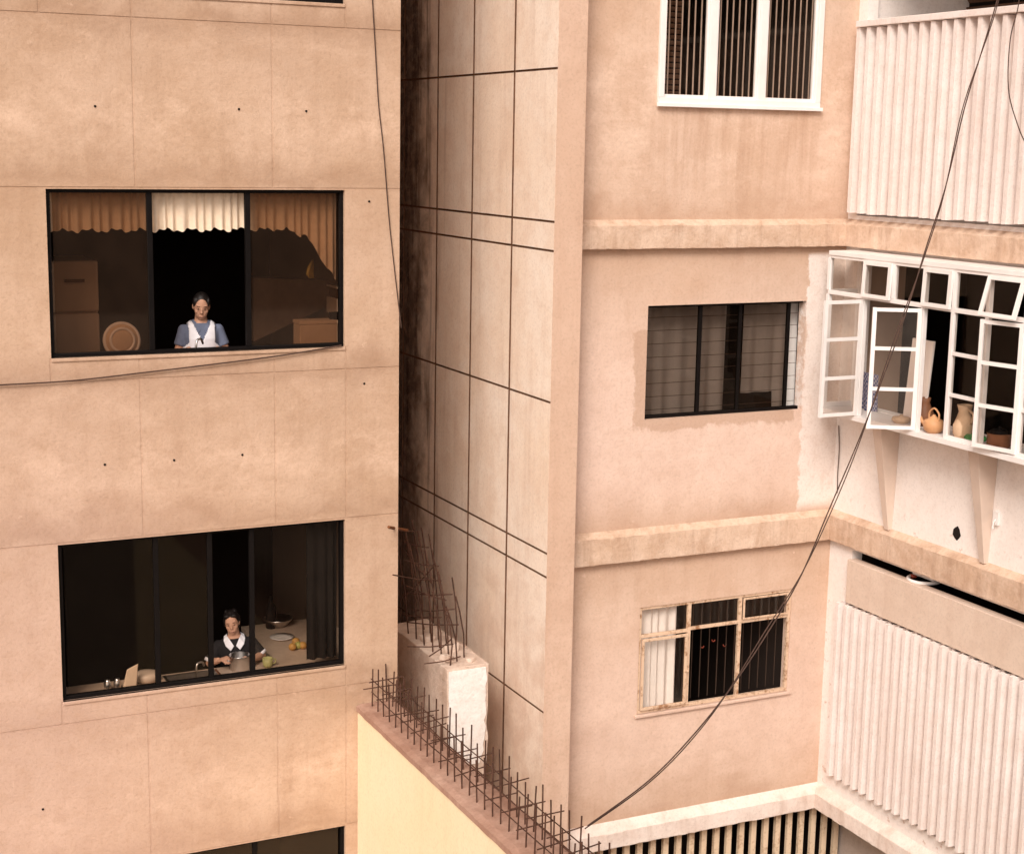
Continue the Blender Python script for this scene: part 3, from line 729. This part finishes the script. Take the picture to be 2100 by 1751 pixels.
# fridge
p0=onY(116,535,.75);p1=onY(200,535,.75); fz=ZC-p0.z
fr=thing('refrigerator',V((p0.x+p1.x)/2,1.0,2.78),'pale refrigerator behind the left pane of the upper window','refrigerator')
m=MB(); m.box(p0.x-.1,p1.x,.77,1.35,fz,2.76); m.build('body',M_fridge,fr,bevel=.02)
m=MB(); m.box(p0.x-.1,p1.x,.73,.768,fz,fz+.42); m.build('freezer_door',M_fridge,fr,bevel=.015)
m=MB(); m.box(p0.x-.1,p1.x,.73,.768,fz+.435,2.72); m.build('door',M_fridge,fr,bevel=.015)
m=MB(); m.tube([V(p1.x-.28,.70,fz+.16),V(p1.x-.12,.70,fz+.16)],.012,8); m.build('handle',M_cab,fr)
# round lid standing on edge
p=onY(250,712,.35); c=Vector((p.x,.35,ZC-1.615)); rot=Matrix.Rotation(R(82),3,'X')
dd=thing('pan_lid',V(p.x,.35,1.76),'round pale lid standing on edge behind the left pane of the upper window','lid')
m=MB(); m.M=Matrix.Translation(c)@rot.to_4x4()
m.rings([[Vector((r*math.cos(2*math.pi*k/36),r*math.sin(2*math.pi*k/36),z)) for k in range(36)] for r,z in ((.145,-.012),(.150,0),(.14,.012),(.105,.016),(.10,.03),(.06,.04),(.01,.042))])
m.build('disc',M_carton,dd,True)
m=MB(); m.torus(c,.138,.016,36,8,rot); m.build('rim',M_plate,dd,True)
m=MB(); m.torus(c+Vector((0,-.03,.004)),.095,.012,36,8,rot); m.build('inner_ring',M_plate,dd,True)
# box on the counter
p0=onY(606,660,.40);p1=onY(690,660,.40)
bx_=thing('carton_box',V((p0.x+p1.x)/2,.38,1.76),'tan square box on the counter at the right of the upper window','box')
m=MB(); m.box(p0.x,p1.x-.03,.28,.465,1.53,1.758); m.build('body',M_carton,bx_,bevel=.006)
m=MB(); m.box(p0.x-.004,p1.x-.026,.276,.469,1.50,1.529); m.build('lid',M_carton,bx_,bevel=.004)
# plate, wall shelf, dark pan
p=onY(572,702,.3); m=MB(); m.lathe((p.x,.33,ZC-1.758),[(.05,0),(.06,.004),(.11,.02),(.112,.024),(.06,.01),(.01,.008)],28); tag(m.build('plate',M_plate,None,True),'shallow plate on the counter left of the tan box','plate')
p=onY(680,600,.9)
sh=thing('wall_shelf',(p.x,.9,p.z-.1),'small pale wall shelf at the right side of the upper kitchen','shelf')
m=MB(); m.boxz(p.x-.05,4.79,.62,.9,p.z-.17,p.z-.03); m.boxz(p.x-.05,4.79,.62,.9,p.z+.06,p.z+.08); m.build('box',M_fridge,sh,bevel=.004)
m=MB(); m.boxz(p.x-.03,4.78,.64,.88,p.z-.028,p.z+.059); m.build('contents',M_cab,sh)
m=MB()
for k in range(4):
    a=-.5+k*.33; b=Vector((4.35,.55,ZC-1.0)); m.tube([b,b+Vector((.03*math.sin(a)-.02,.02*a,-.06)),b+Vector((.05*math.sin(a)-.03,.03*a,-.12)),b+Vector((.05*math.sin(a)-.01,.03*a,-.16))],[.008,.017,.016,.006],7)
tag(m.build('banana_bunch',plain('banana_skin',(.62,.44,.12),.5),None,True),'bunch of bananas hanging beside the drooping end of the cream curtain','bananas')
p=onY(672,640,.6); m=MB(); m.lathe((p.x,.38,ZC-1.4985),[(.06,0),(.065,.05),(.06,.055),(.055,.01)],20); tag(m.build('cooking_pan',M_bronze,None,True),'small dark pan on top of the tan box','pan')
# cabinet seen through the right pane
m=MB(); q=[onY(520,570,1.4),onY(690,575,1.4),onY(690,620,1.4),onY(520,700,1.4)]
m.add(q+[a+Vector((0,.2,0)) for a in q],[(0,1,2,3),(4,5,6,7),(0,1,5,4),(1,2,6,5),(2,3,7,6),(3,0,4,7)])
tag(m.build('wall_cabinet',plain('mid_brown_wood',(.24,.15,.10),.6)),'brown cabinet deep in the upper kitchen behind the right pane','cabinet')

# ================================================================== things in the lower kitchen
CD=4.54
counter(CD,5.58,1.4,3.95,.13,.47,'counter under the lower kitchen window turning along its right wall',sink=(2.95,3.40,.2,.42),ext=(3.952,4.79,.13,1.55))
def pot(x,y,d,r,h,label):
    t=thing('cooking_pot',V(x,y,d),label,'pot')
    m=MB(); m.lathe(V(x,y,d),[(r*.94,0),(r,.01),(r,h),(r+.008,h+.003),(r+.008,h+.007),(r-.005,h+.006),(r-.006,.012),(.01,.01)],28); m.build('body',M_steel,t,True)
    for s in (-1,1):
        m=MB(); c=V(x,y,d-h*.75); m.tube([c+Vector((s*r,-.03,0)),c+Vector((s*(r+.028),-.025,.004)),c+Vector((s*(r+.028),.025,.004)),c+Vector((s*r,.03,0))],.006,6); m.build('handle',M_steel,t,True)
    return t
pp=onD(492,1371,CD); pot(pp.x,max(pp.y,.25),CD,.088,.125,'steel pot held by the woman in the lower window')
p=onD(549,1366,CD); cu=thing('enamel_mug',V(p.x,p.y,CD),'yellow and green mug on the counter right of the steel pot','mug')
m=MB(); m.lathe(V(p.x,p.y,CD),[(.034,0),(.042,.02),(.046,.08),(.043,.08),(.036,.012),(.01,.01)],22); m.build('cup',M_cupg,cu,True)
m=MB(); c=V(p.x,p.y,CD-.045); m.tube(spline([c+Vector((.04,0,.022)),c+Vector((.07,0,.015)),c+Vector((.068,0,-.015)),c+Vector((.038,0,-.022))],4),.006,6); m.build('handle',M_cupg,cu,True)
p=onD(578,1308,CD); m=MB(); m.lathe(V(p.x,p.y,CD-.001),[(.05,0),(.06,.003),(.11,.014),(.112,.018),(.06,.007),(.01,.006)],28); tag(m.build('plate',M_plate,None,True),'pale plate lying on the lower kitchen counter','plate')
p=onD(578,1290,CD); m=MB(); m.lathe(V(p.x,min(p.y+.12,1.42),CD-.001),[(.05,0),(.07,.005),(.13,.07),(.14,.085),(.132,.085),(.06,.014),(.01,.012)],28); tag(m.build('mixing_bowl',M_steel,None,True),'wide metal bowl at the back of the lower kitchen counter','bowl')
for i,(u,v,mt,lb) in enumerate(((600,1333,M_orange,'orange nearest the mug on the lower kitchen counter'),(612,1330,M_lime,'yellow green fruit at the front of the fruit pile'),(607,1322,M_orange,'orange at the back of the fruit pile'),(621,1330,M_orange,'rightmost orange of the fruit pile'))):
    p=onD(u,v,CD); m=MB(); m.ell(V(p.x,p.y,CD-.036),(.037,.037,.035),14,9); tag(m.build('fruit',mt,None,True),lb,'fruit','fruit on the lower kitchen counter')
m=MB(); c=V(4.2,1.40,CD); m.lathe(c,[(.045,0),(.05,.01),(.05,.2),(.02,.26),(.018,.31),(.01,.312)],18); tag(m.build('bottle',M_bronze,None,True),'dark bottle at the back of the lower counter','bottle')
# sink side: faucet, tub, bag, jars at left
m=MB(); m.tube(spline([V(3.17,.17,CD),V(3.17,.17,CD-.13),V(3.19,.18,CD-.165),V(3.23,.2,CD-.16),V(3.25,.23,CD-.12)],5),.009,8)
tag(m.build('faucet',M_steel,None,True),'steel faucet left of the woman in the lower window','faucet')
p=onD(302,1395,CD); m=MB(); m.lathe(V(p.x,max(.25,p.y),CD),[(.07,0),(.1,.01),(.105,.06),(.09,.075),(.03,.08)],20); tag(m.build('food_tub',M_fridge,None,True),'pale tub on the counter at the left of the lower window','tub')
p=onD(262,1405,CD); m=MB()
q=V(p.x,.22,CD)
m.add([q+Vector(a) for a in ((-.06,-.02,0),(.05,-.02,0),(.05,.03,0),(-.06,.03,0),(-.02,0,.17),(.075,0,.21),(.075,.015,.21),(-.02,.015,.17))],[(3,2,1,0),(4,5,6,7),(0,1,5,4),(1,2,6,5),(2,3,7,6),(3,0,4,7)])
tag(m.build('paper_bag',M_carton,None,False,.008),'pale folded paper bag propped on the lower counter','bag')
for i,(dx,lb) in enumerate(((-.18,'small glass jar at the far left of the lower window'),(-.10,'small jar beside the paper bag in the lower window'))):
    m=MB(); m.lathe(V(p.x+dx,.24,CD),[(.025,0),(.03,.01),(.03,.07),(.022,.085),(.022,.1),(.005,.101)],16); tag(m.build('jar',M_steel,None,True),lb,'jar')
m=MB(); wavy(m,4.14,4.42,.14,3.22,lambda x:4.46,.02,.09,50,6); tag(m.build('side_curtain',M_curd,None,True),'dark curtain at the right side of the lower kitchen window','curtain')

# ================================================================== curtains and things in the right building
def tag_c(o,l): return tag(o,l,'curtain')
m=MB(); wavy(m,7.36,8.42,.24,1.40,lambda x:2.56,.020,.21,120,6); tag_c(m.build('window_curtain',M_curw,None,True),'pale curtain filling the left half of the bronze window on the pink wall')
m=MB(); wavy(m,8.62,9.25,.24,1.40,lambda x:2.34 if x<9.0 else 2.5,.018,.19,90,6); tag_c(m.build('window_curtain',M_curw,None,True),'pale curtain at the right end of the bronze window on the pink wall')
m=MB(); wavy(m,7.40,7.89,.10,4.30,lambda x:5.45,.028,.10,90,8); tag_c(m.build('window_curtain',M_curw,None,True),'white curtain behind the left casement of the rusty steel window')
for i,(u,v) in enumerate(((1440,1325),(1463,1312),(1486,1322))):
    p=onY(u,v,.35); m=MB(); m.tube(spline([p+Vector((-.020,0,.010)),p+Vector((-.008,0,-.010)),p+Vector((.010,0,-.010)),p+Vector((.020,0,.006))],4),.005,6)
    tag(m.build('pepper_garland',M_redp,None,True),('left','middle','right')[i]+' red pepper hanging inside the rusty steel window','pepper','red peppers in the rusty window')
# bay window sill
def lab(o,l,c): return tag(o,l,c)
SD=2.446
def by(u,x=9.43): return onX(u,880,x).y
y=by(1893,9.52); j=thing('clay_jug',V(9.52,y,SD),'dark brown clay jug behind the orange teapot on the bay sill','jug')
m=MB(); m.lathe(V(9.52,y,SD),[(.06,0),(.09,.05),(.095,.11),(.06,.18),(.045,.22),(.055,.26),(.045,.26),(.02,.18)],22); m.build('body',M_clay2,j,True)
m=MB(); c=V(9.52,y,SD-.13); m.tube(spline([c+Vector((0,.05,.06)),c+Vector((0,.12,.04)),c+Vector((0,.11,-.03)),c+Vector((0,.08,-.06))],4),.010,6); m.build('handle',M_clay2,j,True)
y=by(1914,9.36); j=thing('clay_teapot',V(9.36,y,SD),'orange clay teapot with hoop handle on the bay window sill','teapot')
m=MB(); m.lathe(V(9.36,y,SD),[(.05,0),(.085,.03),(.095,.07),(.08,.115),(.04,.135),(.038,.14),(.015,.155),(.012,.165)],24); m.build('body',M_clay,j,True)
m=MB(); c=V(9.36,y,SD-.12); m.tube(spline([c+Vector((0,.065,0)),c+Vector((0,.06,.06)),c+Vector((0,0,.10)),c+Vector((0,-.06,.06)),c+Vector((0,-.065,0))],5),.009,7); m.build('handle',M_clay,j,True)
m=MB(); c=V(9.36,y,SD-.07); m.tube([c+Vector((-.02,.08,0)),c+Vector((-.03,.12,.02)),c+Vector((-.035,.14,.06))],[.025,.016,.012],8); m.build('spout',M_clay,j,True)
y=by(1976,9.37); j=thing('clay_vase',V(9.37,y,SD),'tall tan clay vase behind the white glazing bars on the bay sill','vase')
m=MB(); m.lathe(V(9.37,y,SD),[(.06,0),(.09,.06),(.092,.13),(.065,.20),(.05,.25),(.068,.31),(.06,.31),(.03,.2)],24); m.build('body',M_clay3,j,True)
m=MB(); c=V(9.37,y,SD-.24); m.tube(spline([c+Vector((0,-.05,.03)),c+Vector((0,-.11,.0)),c+Vector((0,-.09,-.08))],4),.011,6); m.build('handle',M_clay3,j,True)
y=by(2003,9.36); m=MB(); rr=random.Random(3)
for k in range(9): m.ell(V(9.36+rr.uniform(-.02,.03),y+rr.uniform(-.08,.08),SD-.03-rr.uniform(0,.03)),(.04,.05,.03),10,7)
lab(m.build('plastic_bag',M_green,None,True),'crumpled green plastic bag beside the tan vase','bag')
y=by(2050,9.42); j=thing('stew_pot',V(9.42,y,SD),'dark pot behind the rightmost casement of the bay window','pot')
m=MB(); m.lathe(V(9.42,y,SD),[(.08,0),(.10,.02),(.10,.12),(.105,.125),(.095,.125),(.09,.02)],24); m.build('body',M_clay2,j,True)
m=MB(); m.lathe(V(9.42,y,SD-.126),[(.10,0),(.06,.03),(.015,.035),(.015,.055),(.005,.056)],24); m.build('lid',M_bronze,j,True)
y=by(1847,9.42); m=MB(); m.lathe(V(9.42,y,SD),[(.06,0),(.09,.03),(.08,.055),(.02,.065),(.015,.08)],20); lab(m.build('lidded_bowl',M_clay3,None,True),'low lidded bowl on the bay sill behind the open casement','bowl')
m=MB()
q=[Vector((9.60,onX(1872,690,9.60).y,ZC-1.68)),Vector((9.60,onX(1916,690,9.60).y,ZC-1.68)),Vector((9.52,onX(1893,868,9.52).y,ZC-SD)),Vector((9.52,onX(1850,868,9.52).y,ZC-SD))]
m.add(q+[a+Vector((.02,0,0)) for a in q],[(0,1,2,3),(4,5,6,7),(0,1,5,4),(1,2,6,5),(2,3,7,6),(3,0,4,7)])
lab(m.build('white_board',M_board),'plain white board leaning inside the open bay window','board')
m=MB(); ya=onX(1762,800,9.56).y; yb=onX(1800,800,9.56).y
m.sheet(lambda a,b:V(9.56+.03*math.sin(a*9)*b,ya+(yb-ya)*a,2.08+.36*b),16,6)
lab(m.build('checked_cloth',M_check,None,True),'blue checked cloth in the far corner of the bay window','cloth')
# ring lamp
p=onD(1895,1187,3.95)
rl=thing('ring_lamp',(p.x,p.y,p.z),'round white ring lamp under the ledge above the lower finned screen','lamp')
m=MB(); m.torus(p,.15,.016,36,8); m.build('tube',M_wframe,rl,True)
m=MB(); m.boxz(p.x-.02,p.x+.02,p.y-.145,p.y+.145,p.z+.017,p.z+.04); m.tube([p+Vector((0,0,.04)),p+Vector((0,0,.085))],.03,12); m.build('holder',M_wframe,rl,False,.003)
m=MB(); m.torus(p+Vector((-.02,.13,.0)),.02,.018,12,6); m.build('connector',M_redp,rl,True)

# ================================================================== people
def remesh(mb,name,mats,parent,vox,it=3):
    o=mb.build(name+'_raw',mats,None,True,0,True)
    md=o.modifiers.new('r','REMESH'); md.mode='VOXEL'; md.voxel_size=vox; md.use_smooth_shade=True
    sm=o.modifiers.new('s','SMOOTH'); sm.iterations=it; sm.factor=.5
    bpy.context.view_layer.update(); dg=bpy.context.evaluated_depsgraph_get()
    me=bpy.data.meshes.new_from_object(o.evaluated_get(dg)); me.name=name
    bpy.data.objects.remove(o,do_unlink=True)
    if not me.materials: me.materials.append(mats if not isinstance(mats,list) else mats[0])
    n=bpy.data.objects.new(name,me); C.objects.link(n); n.parent=parent; return n
TR=[(.70,.155,.105,0),(.80,.165,.112,0),(.90,.135,.095,0),(1.0,.14,.10,-.005),(1.10,.150,.104,-.008),(1.16,.150,.090,-.004),(1.20,.125,.074,0),(1.228,.078,.058,0),(1.25,.053,.052,0),(1.31,.046,.048,-.012)]
def trs(z):
    i=0
    while i<len(TR)-2 and TR[i+1][0]<z: i+=1
    t=(z-TR[i][0])/(TR[i+1][0]-TR[i][0])
    return [TR[i][k]+(TR[i+1][k]-TR[i][k])*t for k in (1,2,3)]
def torso(mb,off,zs=0,ze=9,n=28,lean=0.):
    rg=[]
    for z,rx,ry,yc in TR:
        if z<zs or z>ze: continue
        rg.append([Vector(((rx+off)*math.cos(2*math.pi*k/n),yc-lean*max(0,z-.8)+(ry+off)*math.sin(2*math.pi*k/n),z)) for k in range(n)])
    mb.rings(rg)
def hand(mb,w,d,nrm,side,curl):
    # palm with four fingers and a thumb; nrm is the palm side, side points to the thumb
    d=d.normalized(); nrm=(nrm-d*nrm.dot(d)).normalized(); s=d.cross(nrm).normalized()
    if s.dot(side)<0: s=-s
    rot=Matrix((s,d,nrm)).transposed()
    mb.ell(w+d*.042,(.038,.05,.015),14,8,rot)
    for i,(o,L) in enumerate(((.027,.066),(.009,.075),(-.009,.070),(-.026,.054))):
        b=w+d*.078+s*o; p=[b]; a=curl*.35
        for k,fr in enumerate((.42,.33,.25)):
            a+=curl*.45; p.append(p[-1]+(d*math.cos(a)+nrm*math.sin(a)+s*o*.8)*L*fr)
        mb.tube([w+d*.05+s*o*.9]+p,[.0095,.0092,.0085,.0078,.006],8)
    b=w+d*.022+s*.032; mb.tube([b-s*.012,b+s*.022+d*.022+nrm*.008,b+s*.028+d*.045+nrm*.02,b+s*.022+d*.062+nrm*.03],[.012,.0105,.009,.0068],8)
def make_person(loc,rz,label,arms,tilt,turn,style,lean=0.,roll=0.,hs=1.,zs=1.,hroll=0.):
    root=thing('person',loc,label,'person',None,rz); root.rotation_euler=(0,roll,rz); root.scale=(1,1,zs)
    HO=Vector((0,-lean*.47,1.264)); HM=Matrix.Translation(HO)@Matrix.Rotation(turn,4,'Z')@Matrix.Rotation(hroll,4,'Y')@Matrix.Rotation(tilt,4,'X')@Matrix.Scale(hs,4)
    b=MB(); torso(b,0,lean=lean)
    sh=lambda s:Vector((s*.142,-lean*.4,1.168))
    for s in (-1,1):
        b.tube([(s*.085,0,.78),(s*.088,-.005,.45),(s*.088,.015,.09)],[.085,.055,.036],12); b.ell((s*.09,-.05,.04),(.042,.11,.04),12,8)
        el,wr,hd,nr=arms[s]
        b.ell(sh(s),(.046,.048,.044),12,8)
        b.tube([sh(s),sh(s).lerp(el,.5),el,el.lerp(wr,.3),wr],[.043,.040,.036,.036,.025],12); b.ell(el,(.036,.036,.036),10,8)
        d=(hd-wr); hand(b,wr,d,nr,Vector((-s,0,.3)),.9)
    b.M=HM
    b.ell((0,-.006,.125),(.070,.086,.102),20,14); b.ell((0,-.034,.062),(.056,.056,.058),18,12); b.ell((0,-.056,.024),(.028,.026,.020),12,8)
    b.ell((0,-.072,.145),(.056,.018,.012),14,8); b.tube([(0,-.088,.128),(0,-.097,.105),(0,-.105,.088),(0,-.095,.078)],[.007,.008,.0105,.008],8)
    b.ell((0,-.083,.048),(.024,.012,.011),12,8)
    for s in (-1,1):
        b.ell((s*.072,.006,.108),(.010,.020,.030),10,8); b.ell((s*.036,-.055,.088),(.026,.026,.024),12,8); b.ell((s*.010,-.096,.085),(.007,.007,.006),8,6)
    b.tube([(0,.02,.06),(0,.012,-.03)],[.050,.05],14)
    b.M=None
    remesh(b,'body',M_skin,root,.0055,3)
    for s in (-1,1):
        e=MB(); e.M=HM; e.ell((s*.030,-.0870,.119),(.0100,.006,.0040 if tilt<.2 else .0028),10,6); e.build('eye',M_eye,root,True,0,True)
        e=MB(); e.M=HM; e.tube([(s*.015,-.0900,.138),(s*.032,-.0880,.1425),(s*.046,-.0775,.139)],[.0016,.0020,.0010],6); e.build('eyebrow',M_hair,root,True,0,True)
    e=MB(); e.M=HM; e.ell((0,-.0930,.0475),(.018,.005,.0050),12,6); e.build('lips',M_lip,root,True,0,True)
    h=MB(); h.M=HM
    if style=='apron':
        h.ell((0,.010,.143),(.0785,.090,.099),24,16); h.ell((0,.105,.12),(.04,.035,.042),12,8); h.ell((0,.05,.07),(.066,.05,.06),14,10)
        for s in (-1,1): h.ell((s*.060,-.020,.165),(.020,.040,.042),12,8)
    else:
        h.ell((0,.016,.142),(.082,.090,.102),20,14); h.ell((0,.05,.07),(.074,.055,.075),14,10)
        rr=random.Random(5)
        for k in range(34):
            a=rr.uniform(-2.6,2.6); z=rr.uniform(.10,.235)
            q=math.sqrt(max(0.05,1-((z-.142)/.104)**2)); x=.080*q*math.sin(a); y=.016+.088*q*math.cos(a)
            if y<-.02 and z<.185: continue
            h.ell((x,y,z),(.017,.017,.018),8,6)
        for s in (-1,1): h.ell((s*.034,-.058,.206),(.036,.022,.018),10,6)
    remesh(h,'hair',M_hair,root,.006,2)
    # shirt
    c=MB(); torso(c,.010,.69,1.23,lean=lean)
    for s in (-1,1):
        el,wr,hd,nr=arms[s]; k=.62 if style=='apron' else .88
        c.ell(sh(s),(.053,.054,.048),12,8); c.tube([sh(s),sh(s).lerp(el,k*.5),sh(s).lerp(el,k)],[.051,.052,.054],14)
    remesh(c,'shirt',M_blue if style=='apron' else M_blk,root,.008,3)
    k=MB(); n=28
    k.rings([[Vector((rx*math.cos(2*math.pi*i/n),ry*math.sin(2*math.pi*i/n),z)) for i in range(n)] for z,rx,ry in ((.92,.15,.112),(.80,.185,.13),(.6,.20,.15),(.42,.21,.165))],False)
    k.build('skirt',M_blk,root,True,0,True)
    # collar
    L=-lean*.43
    for s in (-1,1):
        k=MB()
        P=[(s*.058,.035,1.254),(s*.062,-.02,1.252),(s*.045,-.062,1.236),(s*.010,-.092,1.178)]
        Q=[(s*.088,.035,1.236),(s*.094,-.035,1.219),(s*.080,-.088,1.186),(s*.040,-.112,1.145)]
        vs=[Vector(p)+Vector((0,L-.006,0)) for p in P+Q]; vs+=[v+Vector((0,.006,-.008)) for v in vs]
        k.add(vs,[(0,1,5,4),(1,2,6,5),(2,3,7,6),(8,9,13,12),(9,10,14,13),(10,11,15,14),(4,5,13,12),(5,6,14,13),(6,7,15,14),(3,7,15,11),(0,4,12,8)])
        k.build('collar',M_blue if style=='apron' else M_apron,root,False,0,True)
    if style=='apron':
        k=MB(); nz=70; na=120; vs=[];fs=[]
        for j in range(nz+1):
            for i in range(na):
                z=.72+(1.236-.72)*j/nz; th=2*math.pi*i/na; rx,ry,yc=trs(z)
                f=.021+.003*math.sin(th*17)*max(0,(1.1-z)*2)
                vs.append(Vector(((rx+f)*math.cos(th),yc-lean*max(0,z-.8)+(ry+f)*math.sin(th),z+.004)))
        for j in range(nz):
            for i in range(na):
                q=[j*na+i,j*na+(i+1)%na,(j+1)*na+(i+1)%na,(j+1)*na+i]
                c=(vs[q[0]]+vs[q[2]])/2
                if c.z>1.085 and c.y<0 and abs(c.x)<(c.z-1.085)*.52: continue    # V neck
                if c.z>1.02 and abs(c.x)>.108+max(0,1.07-c.z)*1.1: continue     # arm holes
                if c.z>1.19 and c.y>0 and abs(c.x)<.05: continue
                fs.append(tuple(q))
        k.add(vs,fs)
        ap=k.build('apron',M_apron,root,True,0,True); so=ap.modifiers.new('t','SOLIDIFY'); so.thickness=.004; so.offset=1
    else:
        for s in (-1,1):
            k=MB(); el,wr,hd,nr=arms[s]; a=sh(s).lerp(el,.80); b2=sh(s).lerp(el,.97); k.tube([a,b2],[.058,.0575],14); k.build('cuff',M_apron,root,True,0,True)
        for z in (1.12,1.05):
            k=MB(); k.ell((0,-.119-lean*(z-.8)+.004,z),(.008,.004,.008),8,6); k.build('button',M_apron,root,True,0,True)
    return root
p=onY(412,598,.60)
make_person(V(p.x,.62,2.778),R(-9),'woman in a white apron over a blue shirt looking down at the upper window',
  {-1:(Vector((-.205,-.03,.955)),Vector((-.115,-.20,1.03)),Vector((-.08,-.27,.995)),Vector((.3,0,-1))),
    1:(Vector((.215,-.02,.955)),Vector((.11,-.21,1.03)),Vector((.07,-.28,.995)),Vector((-.3,0,-1)))},R(16),R(-2),'apron',0.,0.,.93,1.025,R(2))
p=onY(486,1243,.56)
make_person(V(p.x+.10,.62,5.578),R(-14),'woman in a black blouse with white collar handling a pot at the lower window',
  {-1:(Vector((-.235,-.09,1.035)),Vector((-.15,-.25,1.10)),Vector((-.105,-.31,1.125)),Vector((.5,-.2,-.9))),
    1:(Vector((.225,-.08,1.04)),Vector((.14,-.24,1.07)),Vector((.085,-.30,1.09)),Vector((-.6,-.2,-.7)))},R(5),R(-6),'blouse',.12,R(-5),.86,1.03,R(-3))

# ================================================================== camera, light
cam=bpy.data.cameras.new('camera'); co=bpy.data.objects.new('camera',cam); C.objects.link(co)
rt=Vector((XH.x,YH.x,-ZH.x)); dn=Vector((XH.y,YH.y,-ZH.y)); fw=Vector((XH.z,YH.z,-ZH.z))
Mx=Matrix((rt,-dn,-fw)).transposed().to_4x4(); Mx.translation=Vector((0,CY,ZC)); co.matrix_world=Mx
cam.sensor_width=36; cam.sensor_fit='HORIZONTAL'; cam.lens=F/2100*36; cam.clip_end=500; cam.clip_start=.1
S.camera=co
EL=R(40); az=math.atan2(-.63,-.775)
sd=Vector((math.sin(az)*math.cos(EL),math.cos(az)*math.cos(EL),math.sin(EL)))
sun=bpy.data.lights.new('sun','SUN'); sun.energy=2.4; sun.angle=R(24); sun.color=(1,.945,.88)
so=bpy.data.objects.new('sun',sun); C.objects.link(so); so.rotation_euler=sd.to_track_quat('Z','Y').to_euler(); so.location=(0,-5,30)
wd=bpy.data.worlds.new('World'); S.world=wd; wd.use_nodes=True; nt=wd.node_tree; bg=nt.nodes['Background']
sk=nt.nodes.new('ShaderNodeTexSky'); sk.sky_type='NISHITA'; sk.sun_disc=False; sk.sun_elevation=EL; sk.sun_rotation=az%(2*math.pi); sk.dust_density=4
hs=nt.nodes.new('ShaderNodeHueSaturation'); hs.inputs['Saturation'].default_value=.25
mx=nt.nodes.new('ShaderNodeMix'); mx.data_type='RGBA'; mx.blend_type='MULTIPLY'; mx.inputs[0].default_value=1; mx.inputs[7].default_value=(1,.91,.86,1)
nt.links.new(sk.outputs[0],hs.inputs['Color']); nt.links.new(hs.outputs[0],mx.inputs[6]); nt.links.new(mx.outputs[2],bg.inputs[0]); bg.inputs[1].default_value=.15
S.view_settings.view_transform='Standard'; S.view_settings.look='None'; S.view_settings.exposure=0
